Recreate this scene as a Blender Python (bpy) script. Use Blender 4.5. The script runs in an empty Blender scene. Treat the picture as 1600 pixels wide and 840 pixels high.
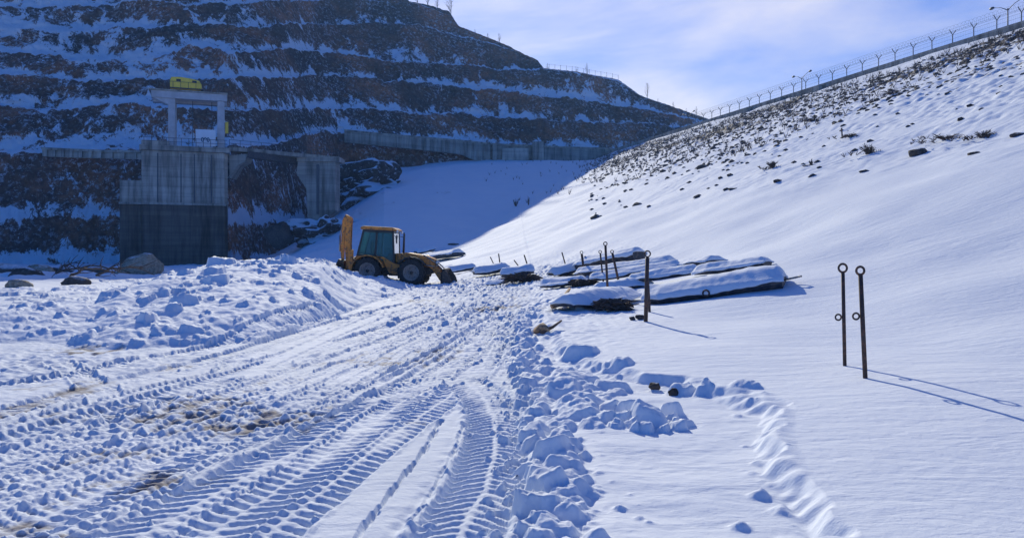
import bpy, math, random
import numpy as np
from mathutils import Vector, Matrix

# ---------------------------------------------------------------- camera, sky, sun, exposure
scn = bpy.context.scene
COL = scn.collection
FPX, HOR, CAMZ = 1250.0, 395.0, 1.7          # focal length (px of 1600), horizon row, eye height
cam_d = bpy.data.cameras.new('camera'); cam = bpy.data.objects.new('camera', cam_d); COL.objects.link(cam)
cam_d.sensor_width = 36; cam_d.lens = 36*FPX/1600; cam_d.shift_y = (HOR-420)/1600
cam_d.clip_start = .05; cam_d.clip_end = 8000
cam.location = (0, 0, CAMZ); cam.rotation_euler = (math.radians(90), 0, 0)
scn.camera = cam

SUN_EL, SUN_AZ = math.radians(25.2), math.radians(-11)     # azimuth from +Y, negative to the left
world = bpy.data.worlds.new('World'); scn.world = world; world.use_nodes = True
wn = world.node_tree.nodes; wl = world.node_tree.links
bg = wn['Background']
sky = wn.new('ShaderNodeTexSky'); sky.sky_type = 'NISHITA'; sky.sun_disc = False
sky.sun_elevation = SUN_EL; sky.sun_rotation = SUN_AZ
sky.altitude = 900; sky.air_density = 1.3; sky.dust_density = .15; sky.ozone_density = 6
tc = wn.new('ShaderNodeTexCoord'); mp = wn.new('ShaderNodeMapping'); mp.inputs['Scale'].default_value = (1.3, 1.0, 4.2)
mp.inputs['Rotation'].default_value = (0, math.radians(16), 0)
nz = wn.new('ShaderNodeTexNoise'); nz.inputs['Scale'].default_value = 1.7; nz.inputs['Detail'].default_value = 7; nz.inputs['Roughness'].default_value = .55
nz.inputs['Distortion'].default_value = .35
rp = wn.new('ShaderNodeValToRGB'); rp.color_ramp.elements[0].position = .26; rp.color_ramp.elements[1].position = .70
rp.color_ramp.elements[0].color = (0,0,0,1); rp.color_ramp.elements[1].color = (.64,.64,.64,1)
mx = wn.new('ShaderNodeMix'); mx.data_type = 'RGBA'; mx.inputs[7].default_value = (21, 16.5, 11, 1)
wl.new(tc.outputs['Generated'], mp.inputs[0]); wl.new(mp.outputs[0], nz.inputs['Vector']); wl.new(nz.outputs['Fac'], rp.inputs[0])
sxz = wn.new('ShaderNodeSeparateXYZ'); wl.new(tc.outputs['Generated'], sxz.inputs[0])
mr = wn.new('ShaderNodeMapRange'); mr.inputs['From Min'].default_value = .35; mr.inputs['From Max'].default_value = .9; wl.new(sxz.outputs[1], mr.inputs[0])   # thin cloud bank on the sun's side
mu = wn.new('ShaderNodeMath'); mu.operation = 'MULTIPLY'; wl.new(mr.outputs[0], mu.inputs[0]); wl.new(rp.outputs[0], mu.inputs[1])
tn = wn.new('ShaderNodeMix'); tn.data_type = 'RGBA'; tn.blend_type = 'MULTIPLY'; tn.inputs[0].default_value = 1; tn.inputs[7].default_value = (.33, .70, 1.36, 1)
wl.new(mu.outputs[0], mx.inputs[0]); wl.new(sky.outputs[0], tn.inputs[6]); wl.new(tn.outputs[2], mx.inputs[6]); wl.new(mx.outputs[2], bg.inputs[0])
bg.inputs[1].default_value = .082
sun_d = bpy.data.lights.new('sun', 'SUN'); sun = bpy.data.objects.new('sun', sun_d); COL.objects.link(sun)
sun_d.energy = 4.8; sun_d.angle = math.radians(.5); sun_d.color = (1, .84, .60)
SD = Vector((math.sin(SUN_AZ)*math.cos(SUN_EL), math.cos(SUN_AZ)*math.cos(SUN_EL), math.sin(SUN_EL)))
sun.rotation_euler = SD.to_track_quat('Z', 'Y').to_euler(); sun.location = (0, 0, 60)
scn.view_settings.view_transform = 'Standard'; scn.view_settings.look = 'None'
scn.view_settings.exposure = 0.06; scn.view_settings.use_white_balance = True; scn.view_settings.white_balance_temperature = 5650; scn.view_settings.white_balance_tint = 5; scn.view_settings.gamma = 1.0; scn.view_settings.use_curve_mapping = False

# ---------------------------------------------------------------- numpy noise
_rs = np.random.RandomState(7)
PERM = np.concatenate([_rs.permutation(512)]*2).astype(np.int32)
GR2 = np.stack([np.cos(np.arange(512)*2.399963), np.sin(np.arange(512)*2.399963)], 1).astype(np.float32)
def pn(x, y, seed=0):
    x = x + seed*17.31; y = y - seed*9.77
    xi = np.floor(x); yi = np.floor(y); fx = (x-xi).astype(np.float32); fy = (y-yi).astype(np.float32)
    xi = xi.astype(np.int64) & 511; yi = yi.astype(np.int64) & 511; x1 = (xi+1) & 511; y1 = (yi+1) & 511
    u = fx*fx*fx*(fx*(fx*6-15)+10); v = fy*fy*fy*(fy*(fy*6-15)+10)
    def g(a, b, dx, dy):
        h = PERM[PERM[a]+b]; return GR2[h,0]*dx + GR2[h,1]*dy
    n0 = g(xi,yi,fx,fy); n1 = g(x1,yi,fx-1,fy); n2 = g(xi,y1,fx,fy-1); n3 = g(x1,y1,fx-1,fy-1)
    a = n0+(n1-n0)*u; b = n2+(n3-n2)*u
    return (a+(b-a)*v)*1.5
def fbm(x, y, oct=4, seed=0, rough=.5):
    s = 0; a = 1; f = 1; t = 0
    for i in range(oct):
        s = s + a*pn(x*f, y*f, seed+i*3); t += a; a *= rough; f *= 2.03
    return s/t
def sst(a, b, x):
    t = np.clip((x-a)/(b-a), 0, 1); return t*t*(3-2*t)
def smax(a, b, k):
    return k*np.logaddexp(a/k, b/k)

# ---------------------------------------------------------------- materials
def nmat(name):
    m = bpy.data.materials.new(name); m.use_nodes = True
    nt = m.node_tree; b = nt.nodes['Principled BSDF']; return m, nt, b
def N(nt, t, **kw):
    n = nt.nodes.new(t)
    for k, v in kw.items():
        if k.startswith('i_'):
            k2 = k[2:]; n.inputs[int(k2) if k2.isdigit() else k2.replace('_', ' ')].default_value = v
        else: setattr(n, k, v)
    return n
def noise(nt, scale, detail=4, rough=.55, vec=None, dist=0):
    n = N(nt, 'ShaderNodeTexNoise', i_Scale=scale, i_Detail=detail, i_Roughness=rough, i_Distortion=dist)
    if vec is not None: nt.links.new(vec, n.inputs['Vector'])
    return n
def ramp(nt, src, stops):
    r = nt.nodes.new('ShaderNodeValToRGB'); cr = r.color_ramp
    while len(cr.elements) < len(stops): cr.elements.new(.5)
    for e, (p, c) in zip(cr.elements, stops):
        e.position = p; e.color = (c, c, c, 1) if isinstance(c, (int, float)) else (*c, 1)
    nt.links.new(src, r.inputs[0]); return r
def mixc(nt, fac, a, b, mode='MIX'):
    m = nt.nodes.new('ShaderNodeMix'); m.data_type = 'RGBA'; m.blend_type = mode
    for s, i in ((fac, 0), (a, 6), (b, 7)):
        if isinstance(s, (int, float)): m.inputs[i].default_value = s
        elif isinstance(s, tuple): m.inputs[i].default_value = (*s, 1)
        else: nt.links.new(s, m.inputs[i])
    return m.outputs[2]
def bump(nt, b, src, strength, dist):
    n = N(nt, 'ShaderNodeBump', i_Strength=strength, i_Distance=dist)
    nt.links.new(src, n.inputs['Height']); nt.links.new(n.outputs[0], b.inputs['Normal'])
def plain(name, col, rough=.6, metal=0, var=.35, scale=3, bmp=.0, dirt=None):
    """painted / metal / wood surface with uneven tone and wear"""
    m, nt, b = nmat(name); t = N(nt, 'ShaderNodeTexCoord')
    n = noise(nt, scale, 6, .6, t.outputs['Object'])
    r = ramp(nt, n.outputs['Fac'], [(.3, 1-var), (.7, 1+var*.3)])
    c = mixc(nt, 1.0, col, r.outputs[0], 'MULTIPLY')
    if dirt:
        n2 = noise(nt, scale*3.1, 8, .65, t.outputs['Object']); r2 = ramp(nt, n2.outputs['Fac'], [(.5, 0.0), (.62, 1.0)])
        c = mixc(nt, r2.outputs[0], c, dirt)
    nt.links.new(c, b.inputs['Base Color']); b.inputs['Roughness'].default_value = rough; b.inputs['Metallic'].default_value = metal
    if bmp: bump(nt, b, n.outputs['Fac'], .6, bmp)
    return m
SNOW_C = (.76, .80, .87)
def snow_mat(name, attr=False, fine=1.0):
    m, nt, b = nmat(name); t = N(nt, 'ShaderNodeTexCoord')
    n = noise(nt, .35, 3, .5, t.outputs['Object']); r = ramp(nt, n.outputs['Fac'], [(.3, (.74,.785,.86)), (.7, (.79,.825,.88))])
    c = r.outputs[0]
    nf = noise(nt, 9*fine, 7, .68, t.outputs['Object'])
    if attr:
        a = N(nt, 'ShaderNodeVertexColor', layer_name='mask'); sp = N(nt, 'ShaderNodeSeparateColor'); nt.links.new(a.outputs[0], sp.inputs[0])
        # R: trodden dirt showing through   G: rock / dead grass showing through   B: scuffed older snow
        nd = noise(nt, 3.2, 10, .78, t.outputs['Object'])
        ad = N(nt, 'ShaderNodeMath', operation='MULTIPLY'); nt.links.new(sp.outputs[0], ad.inputs[0]); nt.links.new(nd.outputs['Fac'], ad.inputs[1])
        rd = ramp(nt, ad.outputs[0], [(.30, 0.0), (.50, .85)])
        c = mixc(nt, sp.outputs[2], c, (.62, .67, .74))
        c = mixc(nt, rd.outputs[0], c, (.17, .13, .105))
        ng = noise(nt, 1.4, 9, .72, t.outputs['Object'])
        ag = N(nt, 'ShaderNodeMath', operation='MULTIPLY'); nt.links.new(sp.outputs[1], ag.inputs[0]); nt.links.new(ng.outputs['Fac'], ag.inputs[1])
        rg = ramp(nt, ag.outputs[0], [(.40, 0.0), (.46, 1.0)])
        rc = ramp(nt, nf.outputs['Fac'], [(.35, (.05,.045,.045)), (.7, (.2,.17,.15))])
        c = mixc(nt, rg.outputs[0], c, rc.outputs[0])
    nt.links.new(c, b.inputs['Base Color']); b.inputs['Roughness'].default_value = .8
    b.inputs['Specular IOR Level'].default_value = .12
    mpw = N(nt, 'ShaderNodeMapping'); mpw.inputs['Scale'].default_value = (.8, 2.6, 1); nt.links.new(t.outputs['Object'], mpw.inputs[0])
    nw = noise(nt, 1.3, 6, .6, mpw.outputs[0], .5)
    b2 = N(nt, 'ShaderNodeBump', i_Strength=.5, i_Distance=.05); nt.links.new(nw.outputs['Fac'], b2.inputs['Height'])
    b3 = N(nt, 'ShaderNodeBump', i_Strength=.55, i_Distance=.022); nt.links.new(nf.outputs['Fac'], b3.inputs['Height']); nt.links.new(b2.outputs[0], b3.inputs['Normal']); nt.links.new(b3.outputs[0], b.inputs['Normal'])
    return m
M = {}
M['snow'] = snow_mat('snow')
M['ground'] = snow_mat('ground_snow', True)
def rock_mat(name, ca, cb, cc, snow_lo=.62, snow_hi=.8, fleck=.62, sc=1.0, bench=False):
    m, nt, b = nmat(name); t = N(nt, 'ShaderNodeTexCoord'); g = N(nt, 'ShaderNodeNewGeometry')
    v = t.outputs['Object']
    n1 = noise(nt, .05*sc, 5, .6, v); n2 = noise(nt, .9*sc, 9, .72, v, .4); n3 = noise(nt, .33*sc, 8, .7, v)
    base = ramp(nt, n1.outputs['Fac'], [(.38, ca), (.5, cb), (.60, cc)])
    tone = ramp(nt, n2.outputs['Fac'], [(.3, .35), (.7, 1.5)])
    c = mixc(nt, 1.0, base.outputs[0], tone.outputs[0], 'MULTIPLY')
    sx = N(nt, 'ShaderNodeSeparateXYZ'); nt.links.new(g.outputs['Normal'], sx.inputs[0])
    ma = N(nt, 'ShaderNodeMath', operation='MULTIPLY_ADD', i_1=.9, i_2=-.45); nt.links.new(n3.outputs['Fac'], ma.inputs[0])
    mb = N(nt, 'ShaderNodeMath', operation='ADD'); nt.links.new(sx.outputs[2], mb.inputs[0]); nt.links.new(ma.outputs[0], mb.inputs[1])
    s1 = ramp(nt, mb.outputs[0], [(snow_lo, 0.0), (snow_hi, 1.0)])
    n4 = noise(nt, 1.25*sc, 9, .8, v); s2 = ramp(nt, n4.outputs['Fac'], [(fleck, 0.0), (fleck+.05, .8)])
    mm = N(nt, 'ShaderNodeMath', operation='MAXIMUM'); nt.links.new(s1.outputs[0], mm.inputs[0]); nt.links.new(s2.outputs[0], mm.inputs[1])
    mo = mm.outputs[0]
    if bench:     # snow lies along the benches, in ragged lobes
        va = N(nt, 'ShaderNodeVertexColor', layer_name='mask'); sv = N(nt, 'ShaderNodeSeparateColor'); nt.links.new(va.outputs[0], sv.inputs[0])
        vm = N(nt, 'ShaderNodeMapping'); vm.inputs['Scale'].default_value = (1, 1, .55); nt.links.new(v, vm.inputs[0]); n5 = noise(nt, .26, 10, .78, vm.outputs[0], .3); a5 = N(nt, 'ShaderNodeMath', operation='MULTIPLY_ADD', i_1=2.9, i_2=-1.45); nt.links.new(n5.outputs['Fac'], a5.inputs[0])
        a6 = N(nt, 'ShaderNodeMath', operation='ADD'); nt.links.new(a5.outputs[0], a6.inputs[0]); nt.links.new(sv.outputs[0], a6.inputs[1])
        r6 = ramp(nt, a6.outputs[0], [(.46, 0.0), (.53, .97)])
        n7 = noise(nt, .085, 6, .7, vm.outputs[0], .6); r7 = ramp(nt, n7.outputs['Fac'], [(.40, .12), (.62, 1.0)])
        s2m = N(nt, 'ShaderNodeMath', operation='MULTIPLY'); nt.links.new(s2.outputs[0], s2m.inputs[0]); nt.links.new(r7.outputs[0], s2m.inputs[1])
        m6 = N(nt, 'ShaderNodeMath', operation='MAXIMUM'); nt.links.new(r6.outputs[0], m6.inputs[0]); nt.links.new(s2m.outputs[0], m6.inputs[1]); mo = m6.outputs[0]
    c = mixc(nt, mo, c, SNOW_C)
    nt.links.new(c, b.inputs['Base Color']); b.inputs['Roughness'].default_value = .85; b.inputs['Specular IOR Level'].default_value = .2
    bump(nt, b, n2.outputs['Fac'], .9, .5/sc)
    return m
M['hill'] = rock_mat('terraced_rock', (.065,.052,.045), (.16,.092,.062), (.32,.15,.08), bench=True, fleck=.53)
M['spur'] = rock_mat('spur_rock', (.05,.048,.05), (.07,.062,.06), (.10,.08,.07), .35, .6, .55)
M['boulder'] = rock_mat('boulder_stone', (.30,.26,.19), (.36,.31,.23), (.42,.36,.27), .9, 1.15, .9, 6)
M['stone'] = rock_mat('dark_stone', (.05,.045,.045), (.08,.07,.065), (.12,.10,.09), .93, 1.2, .9, 6)
M['darkrock'] = rock_mat('shore_rock', (.05,.045,.045), (.08,.07,.065), (.12,.10,.09), .8, 1.0, .72, 3)
def concrete(name, col, wet=None, zwet=0, scale=1.0):
    m, nt, b = nmat(name); t = N(nt, 'ShaderNodeTexCoord'); g = N(nt, 'ShaderNodeNewGeometry')
    mpn = N(nt, 'ShaderNodeMapping'); mpn.inputs['Scale'].default_value = (1.1*scale, 1.1*scale, .12*scale); nt.links.new(g.outputs['Position'], mpn.inputs[0])
    n1 = noise(nt, 1.0, 8, .65, mpn.outputs[0]); r1 = ramp(nt, n1.outputs['Fac'], [(.34, .38), (.58, 1.2)])
    mp2 = N(nt, 'ShaderNodeMapping'); mp2.inputs['Scale'].default_value = (.06*scale, .06*scale, .9*scale); nt.links.new(g.outputs['Position'], mp2.inputs[0])
    n2 = noise(nt, 1.2, 6, .6, mp2.outputs[0]); r2 = ramp(nt, n2.outputs['Fac'], [(.35, .7), (.65, 1.12)])
    c = mixc(nt, 1.0, col, r1.outputs[0], 'MULTIPLY'); c = mixc(nt, 1.0, c, r2.outputs[0], 'MULTIPLY')
    # shuttering joints
    br = N(nt, 'ShaderNodeTexBrick', i_Scale=1.0, i_Mortar_Size=.018); br.offset = 0
    br.inputs['Brick Width'].default_value = 2.6; br.inputs['Row Height'].default_value = 1.35
    br.inputs['Color1'].default_value = (1,1,1,1); br.inputs['Color2'].default_value = (.8,.8,.8,1); br.inputs['Mortar'].default_value = (.35,.35,.35,1)
    sp = N(nt, 'ShaderNodeSeparateXYZ'); nt.links.new(g.outputs['Position'], sp.inputs[0])
    cb = N(nt, 'ShaderNodeCombineXYZ'); nt.links.new(sp.outputs[0], cb.inputs[0]); nt.links.new(sp.outputs[2], cb.inputs[1]); nt.links.new(cb.outputs[0], br.inputs['Vector'])
    c = mixc(nt, .8, c, br.outputs[0], 'MULTIPLY')
    if wet is not None:
        r3 = N(nt, 'ShaderNodeMapRange'); r3.inputs['From Min'].default_value = zwet-.15; r3.inputs['From Max'].default_value = zwet+.15
        nt.links.new(sp.outputs[2], r3.inputs[0])
        c2 = mixc(nt, 1.0, c, wet, 'MULTIPLY'); c = mixc(nt, r3.outputs[0], c2, c)
    nt.links.new(c, b.inputs['Base Color']); b.inputs['Roughness'].default_value = .85
    bump(nt, b, n1.outputs['Fac'], .4, .05)
    return m
M['tower'] = concrete('tower_concrete', (.47,.42,.34), (.30,.28,.27), 8.45)
M['concrete'] = concrete('weathered_concrete', (.46,.42,.35))
M['wall'] = concrete('old_wall_concrete', (.38,.36,.31), scale=.8)
M['portal'] = plain('painted_portal_concrete', (.55,.54,.55), .8, 0, .3, .8)
M['yellow'] = plain('yellow_paint', (.95,.68,.06), .5, 0, .2, 1.2)
M['white'] = plain('white_board', (.75,.8,.85), .5, 0, .1, 1)
M['ink'] = plain('sign_lettering', (.05,.12,.2), .6, 0, .1, 1)
M['orange'] = plain('worn_orange_paint', (.70,.27,.03), .5, 0, .35, 2.5, 0, (.10,.06,.035))
M['chassis'] = plain('dirty_dark_metal', (.055,.045,.04), .65, .2, .4, 4, 0, (.16,.12,.09))
M['blackpaint'] = plain('black_cab_paint', (.02,.022,.025), .45, 0, .3, 3)
M['rubber'] = plain('tyre_rubber', (.022,.022,.024), .85, 0, .3, 6, .0, (.09,.075,.06))
M['rim'] = plain('dusty_rim_paint', (.36,.31,.26), .6, 0, .35, 5, 0, (.14,.11,.08))
M['steel'] = plain('worn_steel', (.3,.29,.28), .4, .7, .4, 4)
M['rust'] = plain('rusty_steel_pole', (.075,.055,.05), .7, .3, .5, 5, 0, (.16,.08,.05))
M['galv'] = plain('galvanised_steel', (.12,.125,.14), .6, .4, .3, 3)
M['darkhull'] = plain('dark_hull_paint', (.04,.045,.06), .6, 0, .4, 2, 0, (.12,.1,.09))
M['twig'] = plain('bare_twig_bark', (.10,.07,.055), .9, 0, .4, 5)
M['driftwood'] = plain('driftwood', (.36,.25,.15), .85, 0, .4, 4, .0, (.16,.1,.07))
def glass():
    m, nt, b = nmat('cab_glass'); b.inputs['Base Color'].default_value = (.22,.42,.42,1); b.inputs['Roughness'].default_value = .08
    b.inputs['Transmission Weight'].default_value = .75; b.inputs['IOR'].default_value = 1.15; return m
M['glass'] = glass()

# ---------------------------------------------------------------- mesh helpers
def link_mesh(name, verts, faces, mat, parent=None, smooth=True):
    me = bpy.data.meshes.new(name)
    if isinstance(verts, np.ndarray):
        me.vertices.add(len(verts)); me.vertices.foreach_set('co', verts.astype(np.float32).ravel())
        nf = len(faces); k = faces.shape[1]
        me.loops.add(nf*k); me.loops.foreach_set('vertex_index', faces.astype(np.int32).ravel())
        me.polygons.add(nf); me.polygons.foreach_set('loop_start', np.arange(0, nf*k, k, dtype=np.int32))
        me.update(calc_edges=True)
    else:
        me.from_pydata(verts, [], faces)
    me.polygons.foreach_set('use_smooth', [bool(smooth)]*len(me.polygons))
    me.materials.append(mat); me.update()
    o = bpy.data.objects.new(name, me); COL.objects.link(o)
    if parent is not None: o.parent = parent
    return o
class MB:
    def __init__(s): s.v = []; s.f = []
    def poly(s, pts, faces):
        o = len(s.v); s.v += [tuple(p) for p in pts]; s.f += [tuple(i+o for i in f) for f in faces]
    def box(s, x0, x1, y0, y1, z0, z1):
        p = [(x0,y0,z0),(x1,y0,z0),(x1,y1,z0),(x0,y1,z0),(x0,y0,z1),(x1,y0,z1),(x1,y1,z1),(x0,y1,z1)]
        s.poly(p, [(0,3,2,1),(4,5,6,7),(0,1,5,4),(1,2,6,5),(2,3,7,6),(3,0,4,7)]); return s
    def prism(s, prof, y0, y1):
        """profile in x,z extruded along y"""
        n = len(prof); p = [(x,y0,z) for x,z in prof]+[(x,y1,z) for x,z in prof]
        s.poly(p, [tuple(range(n)), tuple(range(2*n-1, n-1, -1))]+[(i,i+n,(i+1)%n+n,(i+1)%n) for i in range(n)]); return s
    def tube(s, pts, r, n=6, caps=True):
        pts = [Vector(p) for p in pts]; rs = r if isinstance(r, (list, tuple)) else [r]*len(pts); rings = []
        up = Vector((0,0,1))
        for i, p in enumerate(pts):
            d = (pts[min(i+1,len(pts)-1)]-pts[max(i-1,0)]).normalized()
            a = d.cross(up)
            if a.length < .05: a = d.cross(Vector((1,0,0)))
            a.normalize(); b = d.cross(a)
            rings.append([p+(a*math.cos(t)+b*math.sin(t))*rs[i] for t in [2*math.pi*k/n for k in range(n)]])
        o = len(s.v)
        for rg in rings: s.v += [tuple(q) for q in rg]
        for i in range(len(pts)-1):
            for k in range(n):
                s.f.append((o+i*n+k, o+i*n+(k+1)%n, o+(i+1)*n+(k+1)%n, o+(i+1)*n+k))
        if caps: s.f.append(tuple(o+k for k in range(n))[::-1]); s.f.append(tuple(o+(len(pts)-1)*n+k for k in range(n)))
        return s
    def bar(s, a, b, w, h):
        """rectangular bar between two points, w across (horizontal), h vertical-ish"""
        a = Vector(a); b = Vector(b); d = (b-a).normalized(); x = d.cross(Vector((0,0,1)))
        if x.length < .05: x = Vector((0,1,0))
        x.normalize(); z = x.cross(d).normalized()
        p = []
        for q in (a, b):
            for sx, sz in ((-1,-1),(1,-1),(1,1),(-1,1)): p.append(tuple(q+x*sx*w/2+z*sz*h/2))
        s.poly(p, [(0,3,2,1),(4,5,6,7),(0,1,5,4),(1,2,6,5),(2,3,7,6),(3,0,4,7)]); return s
    def ring(s, c, R, r, axis='y', n=16, m=6):
        c = Vector(c); o = len(s.v)
        for i in range(n):
            a = 2*math.pi*i/n
            for j in range(m):
                b = 2*math.pi*j/m; q = R+r*math.cos(b)
                l = (q*math.cos(a), r*math.sin(b), q*math.sin(a))
                if axis == 'x': l = (l[1], l[0], l[2])
                if axis == 'z': l = (l[0], l[2], l[1])
                s.v.append(tuple(c+Vector(l)))
        for i in range(n):
            for j in range(m):
                s.f.append((o+i*m+j, o+((i+1)%n)*m+j, o+((i+1)%n)*m+(j+1)%m, o+i*m+(j+1)%m))
        return s
    def lathe(s, prof, c, axis='y', n=28):
        """prof: (radius, along) list, revolved about axis through c"""
        c = Vector(c); o = len(s.v); k = len(prof)
        for i in range(n):
            a = 2*math.pi*i/n
            for r, t in prof:
                l = (r*math.cos(a), t, r*math.sin(a)) if axis == 'y' else ((r*math.cos(a), r*math.sin(a), t) if axis == 'z' else (t, r*math.cos(a), r*math.sin(a)))
                s.v.append(tuple(c+Vector(l)))
        for i in range(n):
            for j in range(k-1):
                s.f.append((o+i*k+j, o+((i+1)%n)*k+j, o+((i+1)%n)*k+j+1, o+i*k+j+1))
        return s
    def build(s, name, mat, parent=None, smooth=False, bevel=0):
        o = link_mesh(name, s.v, s.f, mat, parent, smooth)
        if bevel:
            b = o.modifiers.new('bevel', 'BEVEL'); b.width = bevel; b.segments = 2; b.limit_method = 'ANGLE'
        return o
def tag(o, label=None, cat=None, group=None, kind=None):
    if label: o['label'] = label
    if cat: o['category'] = cat
    if group: o['group'] = group
    if kind: o['kind'] = kind
    return o
def empty(name, loc, label, cat, rz=0, group=None):
    o = bpy.data.objects.new(name, None); COL.objects.link(o); o.location = loc; o.rotation_euler = (0, 0, rz); o.empty_display_size = .3
    return tag(o, label, cat, group)
def copy_tree(o, parent=None):
    c = o.copy(); COL.objects.link(c)
    if parent is not None: c.parent = parent
    for ch in [x for x in bpy.data.objects if x.parent == o]: copy_tree(ch, c)
    return c
def P(x, y, Y):
    """point seen at photograph pixel x,y at depth Y"""
    return Vector(((x-800)/FPX*Y, Y, CAMZ-(y-HOR)/FPX*Y))
# ---------------------------------------------------------------- the terrain
CR_N = (.961, .277); CR_Q = 78.8; CR_Z = 26.7       # dam crest: distance q from the origin along this normal, and height
def cutX(Y):
    return np.interp(Y, [2, 4.4, 5.2, 6.7, 7.6, 8.5, 9.3, 10, 10.8, 12.4, 16, 21, 30], [1.5, 1.6, 1.70, 2.08, 2.42, 2.42, 2.08, 1.6, 1.15, .75, .55, .5, .9])
def bermX(Y):
    return np.interp(Y, [2, 4.7, 5.4, 6.84, 9.3, 12.4, 19, 26], [.1, .13, .22, .24, .24, .06, .1, .6])
def heap_h(X, Y):
    Yc = np.maximum(Y, .5); px = 800+1250*X/Yc
    Hm = np.interp(px, [-900, -300, 0, 150, 200, 260, 330, 400, 500, 560, 595, 630, 665], [.35, .38, .42, .50, .72, .98, 1.16, 1.24, 1.3, .56, .46, .2, 0])
    yf = np.interp(px, [-300, 400, 450, 500, 550, 600, 650], [15.2, 15.2, 17, 20, 24, 29, 35])
    yf = yf + 1.2*pn(X*.35, Y*.1, 5)
    L = np.interp(px, [0, 180, 260, 400, 600], [3.0, 3.5, 6.5, 9, 7])
    up = np.clip((Y-yf)/L, 0, 1); up = up**.8
    back0 = np.interp(px, [0, 200, 300, 370], [19.5, 21, 30, 46]); bl = np.interp(px, [0, 200, 370], [1.5, 4, 3])
    dn = 1-sst(0, 1, (Y-back0)/bl)
    return Hm*up*dn
def base_h(X, Y):
    q = X*CR_N[0]+Y*CR_N[1]
    k = 2.6
    dam = k*np.logaddexp(0, (q-12.0)/k)/2.5*(CR_Z*2.5/(CR_Q-12.0))/1.0
    over = np.clip(q-(CR_Q+7), 0, None)
    dam = np.minimum(dam, CR_Z)-np.clip(over*.5, 0, CR_Z+3)
    Yc = np.maximum(Y, 1); px = 800+1250*X/Yc
    # ground climbing to the foot of the abutment wall
    w = np.interp(px, [350, 430, 520, 600, 680], [0, .12, .55, .95, 1])
    val = 22.5*np.clip((Y-72)/112, 0, 1.06)**1.05*w*sst(60, 90, Y)
    z = np.maximum(dam, 0); z = np.where(Y > 60, smax(z, val, 1.0)-.69*1.0*np.exp(-np.abs(z-val)/2), z)
    z = z+.25*pn(X*.12, Y*.08, 3)*sst(5, 14, q)+.10*pn(X*.35, Y*.3, 4)*sst(3, 8, q)
    return z
def near_h(X, Y):
    """broad forms of the foreground: undisturbed snow stands above the cleared trough"""
    z = base_h(X, Y)+heap_h(X, Y)
    nzv = .22*pn(X*1.3, Y*1.3, 8)+.08*pn(X*5, Y*5, 9)
    f = (1-sst(26, 34, Y))*sst(-2, 2, Y+3)
    z = z+.17*sst(0, .3, X-cutX(Y)+nzv)*f-.03
    z = z+.05*sst(.1, .5, X-bermX(Y))*(1-sst(0, .3, X-cutX(Y)))
    return z
def Gpt(x, y, dz=0):
    """where the sight line of a photograph pixel meets the broad ground"""
    Y = np.arange(3.2, 320, .04); X = (x-800)/FPX*Y; Z = CAMZ-(y-HOR)/FPX*Y
    h = near_h(X, Y)+dz; i = np.argmax(Z <= h)
    return Vector((float(X[i]), float(Y[i]), float(h[i]-dz)))

# --- foreground detail raster (2 cm cells)
RX0, RX1, RY0, RY1, RC = -24.0, 13.0, 3.0, 52.0, .02
nx = int((RX1-RX0)/RC); ny = int((RY1-RY0)/RC)
xs = (RX0+RC*np.arange(nx)).astype(np.float32); ys = (RY0+RC*np.arange(ny)).astype(np.float32)
D = np.zeros((ny, nx), np.float32); DIRT = np.zeros((ny, nx), np.float32)
GX, GY = np.meshgrid(xs, ys)
road = 1-sst(-.15, .15, GX-bermX(ys)[:, None]).astype(np.float32)
D += road*(.026*fbm(GX*1.1, GY*1.1, 2, 11)+.014*fbm(GX*4.5, GY*4.5, 2, 12)+.006*pn(GX*14, GY*14, 15))
right = 1-road
D += right*(.030*pn(GX*.45, GY*.3, 13)+.010*fbm(GX*.9+.2*GY, GY*2.4, 2, 14)*(.6+.8*pn(GX*.2, GY*.2, 19))+.002*pn(GX*9, GY*13, 16))
# wind scour / scuffed zone in the cleared trough
tr = right*(1-sst(-.1, .3, GX-cutX(ys)[:, None]))
D += (tr*(.030*fbm(GX*1.1+.3*GY, GY*1.3, 2, 17)+.006*fbm(GX*6, GY*6, 2, 18))).astype(np.float32)
del right
def plan(pts):
    out = []
    for x, y in pts:
        Y = 2125.0/(y-395); out.append(((x-800)/1250*Y, Y))
    return np.array(out)
def smooth_path(p, step=.05):
    d = np.r_[0, np.cumsum(np.hypot(*np.diff(p, axis=0).T))]
    s = np.arange(0, d[-1], step)
    # catmull-rom through the points
    i = np.clip(np.searchsorted(d, s, 'right')-1, 0, len(p)-2); t = ((s-d[i])/(d[i+1]-d[i]))[:, None]
    g = lambda k: p[np.clip(k, 0, len(p)-1)]
    p0, p1, p2, p3 = g(i-1), g(i), g(i+1), g(i+2)
    def tan(a, b, da): return (b-a)
    m1 = (p2-p0)/2*1.0; m2 = (p3-p1)/2*1.0
    L = (d[i+1]-d[i])[:, None]
    n1 = np.linalg.norm(m1, axis=1, keepdims=True)+1e-6; n2 = np.linalg.norm(m2, axis=1, keepdims=True)+1e-6
    m1 = m1/n1*L; m2 = m2/n2*L
    return (2*t**3-3*t**2+1)*p1+(t**3-2*t**2+t)*m1+(-2*t**3+3*t**2)*p2+(t**3-t**2)*m2, s
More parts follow.
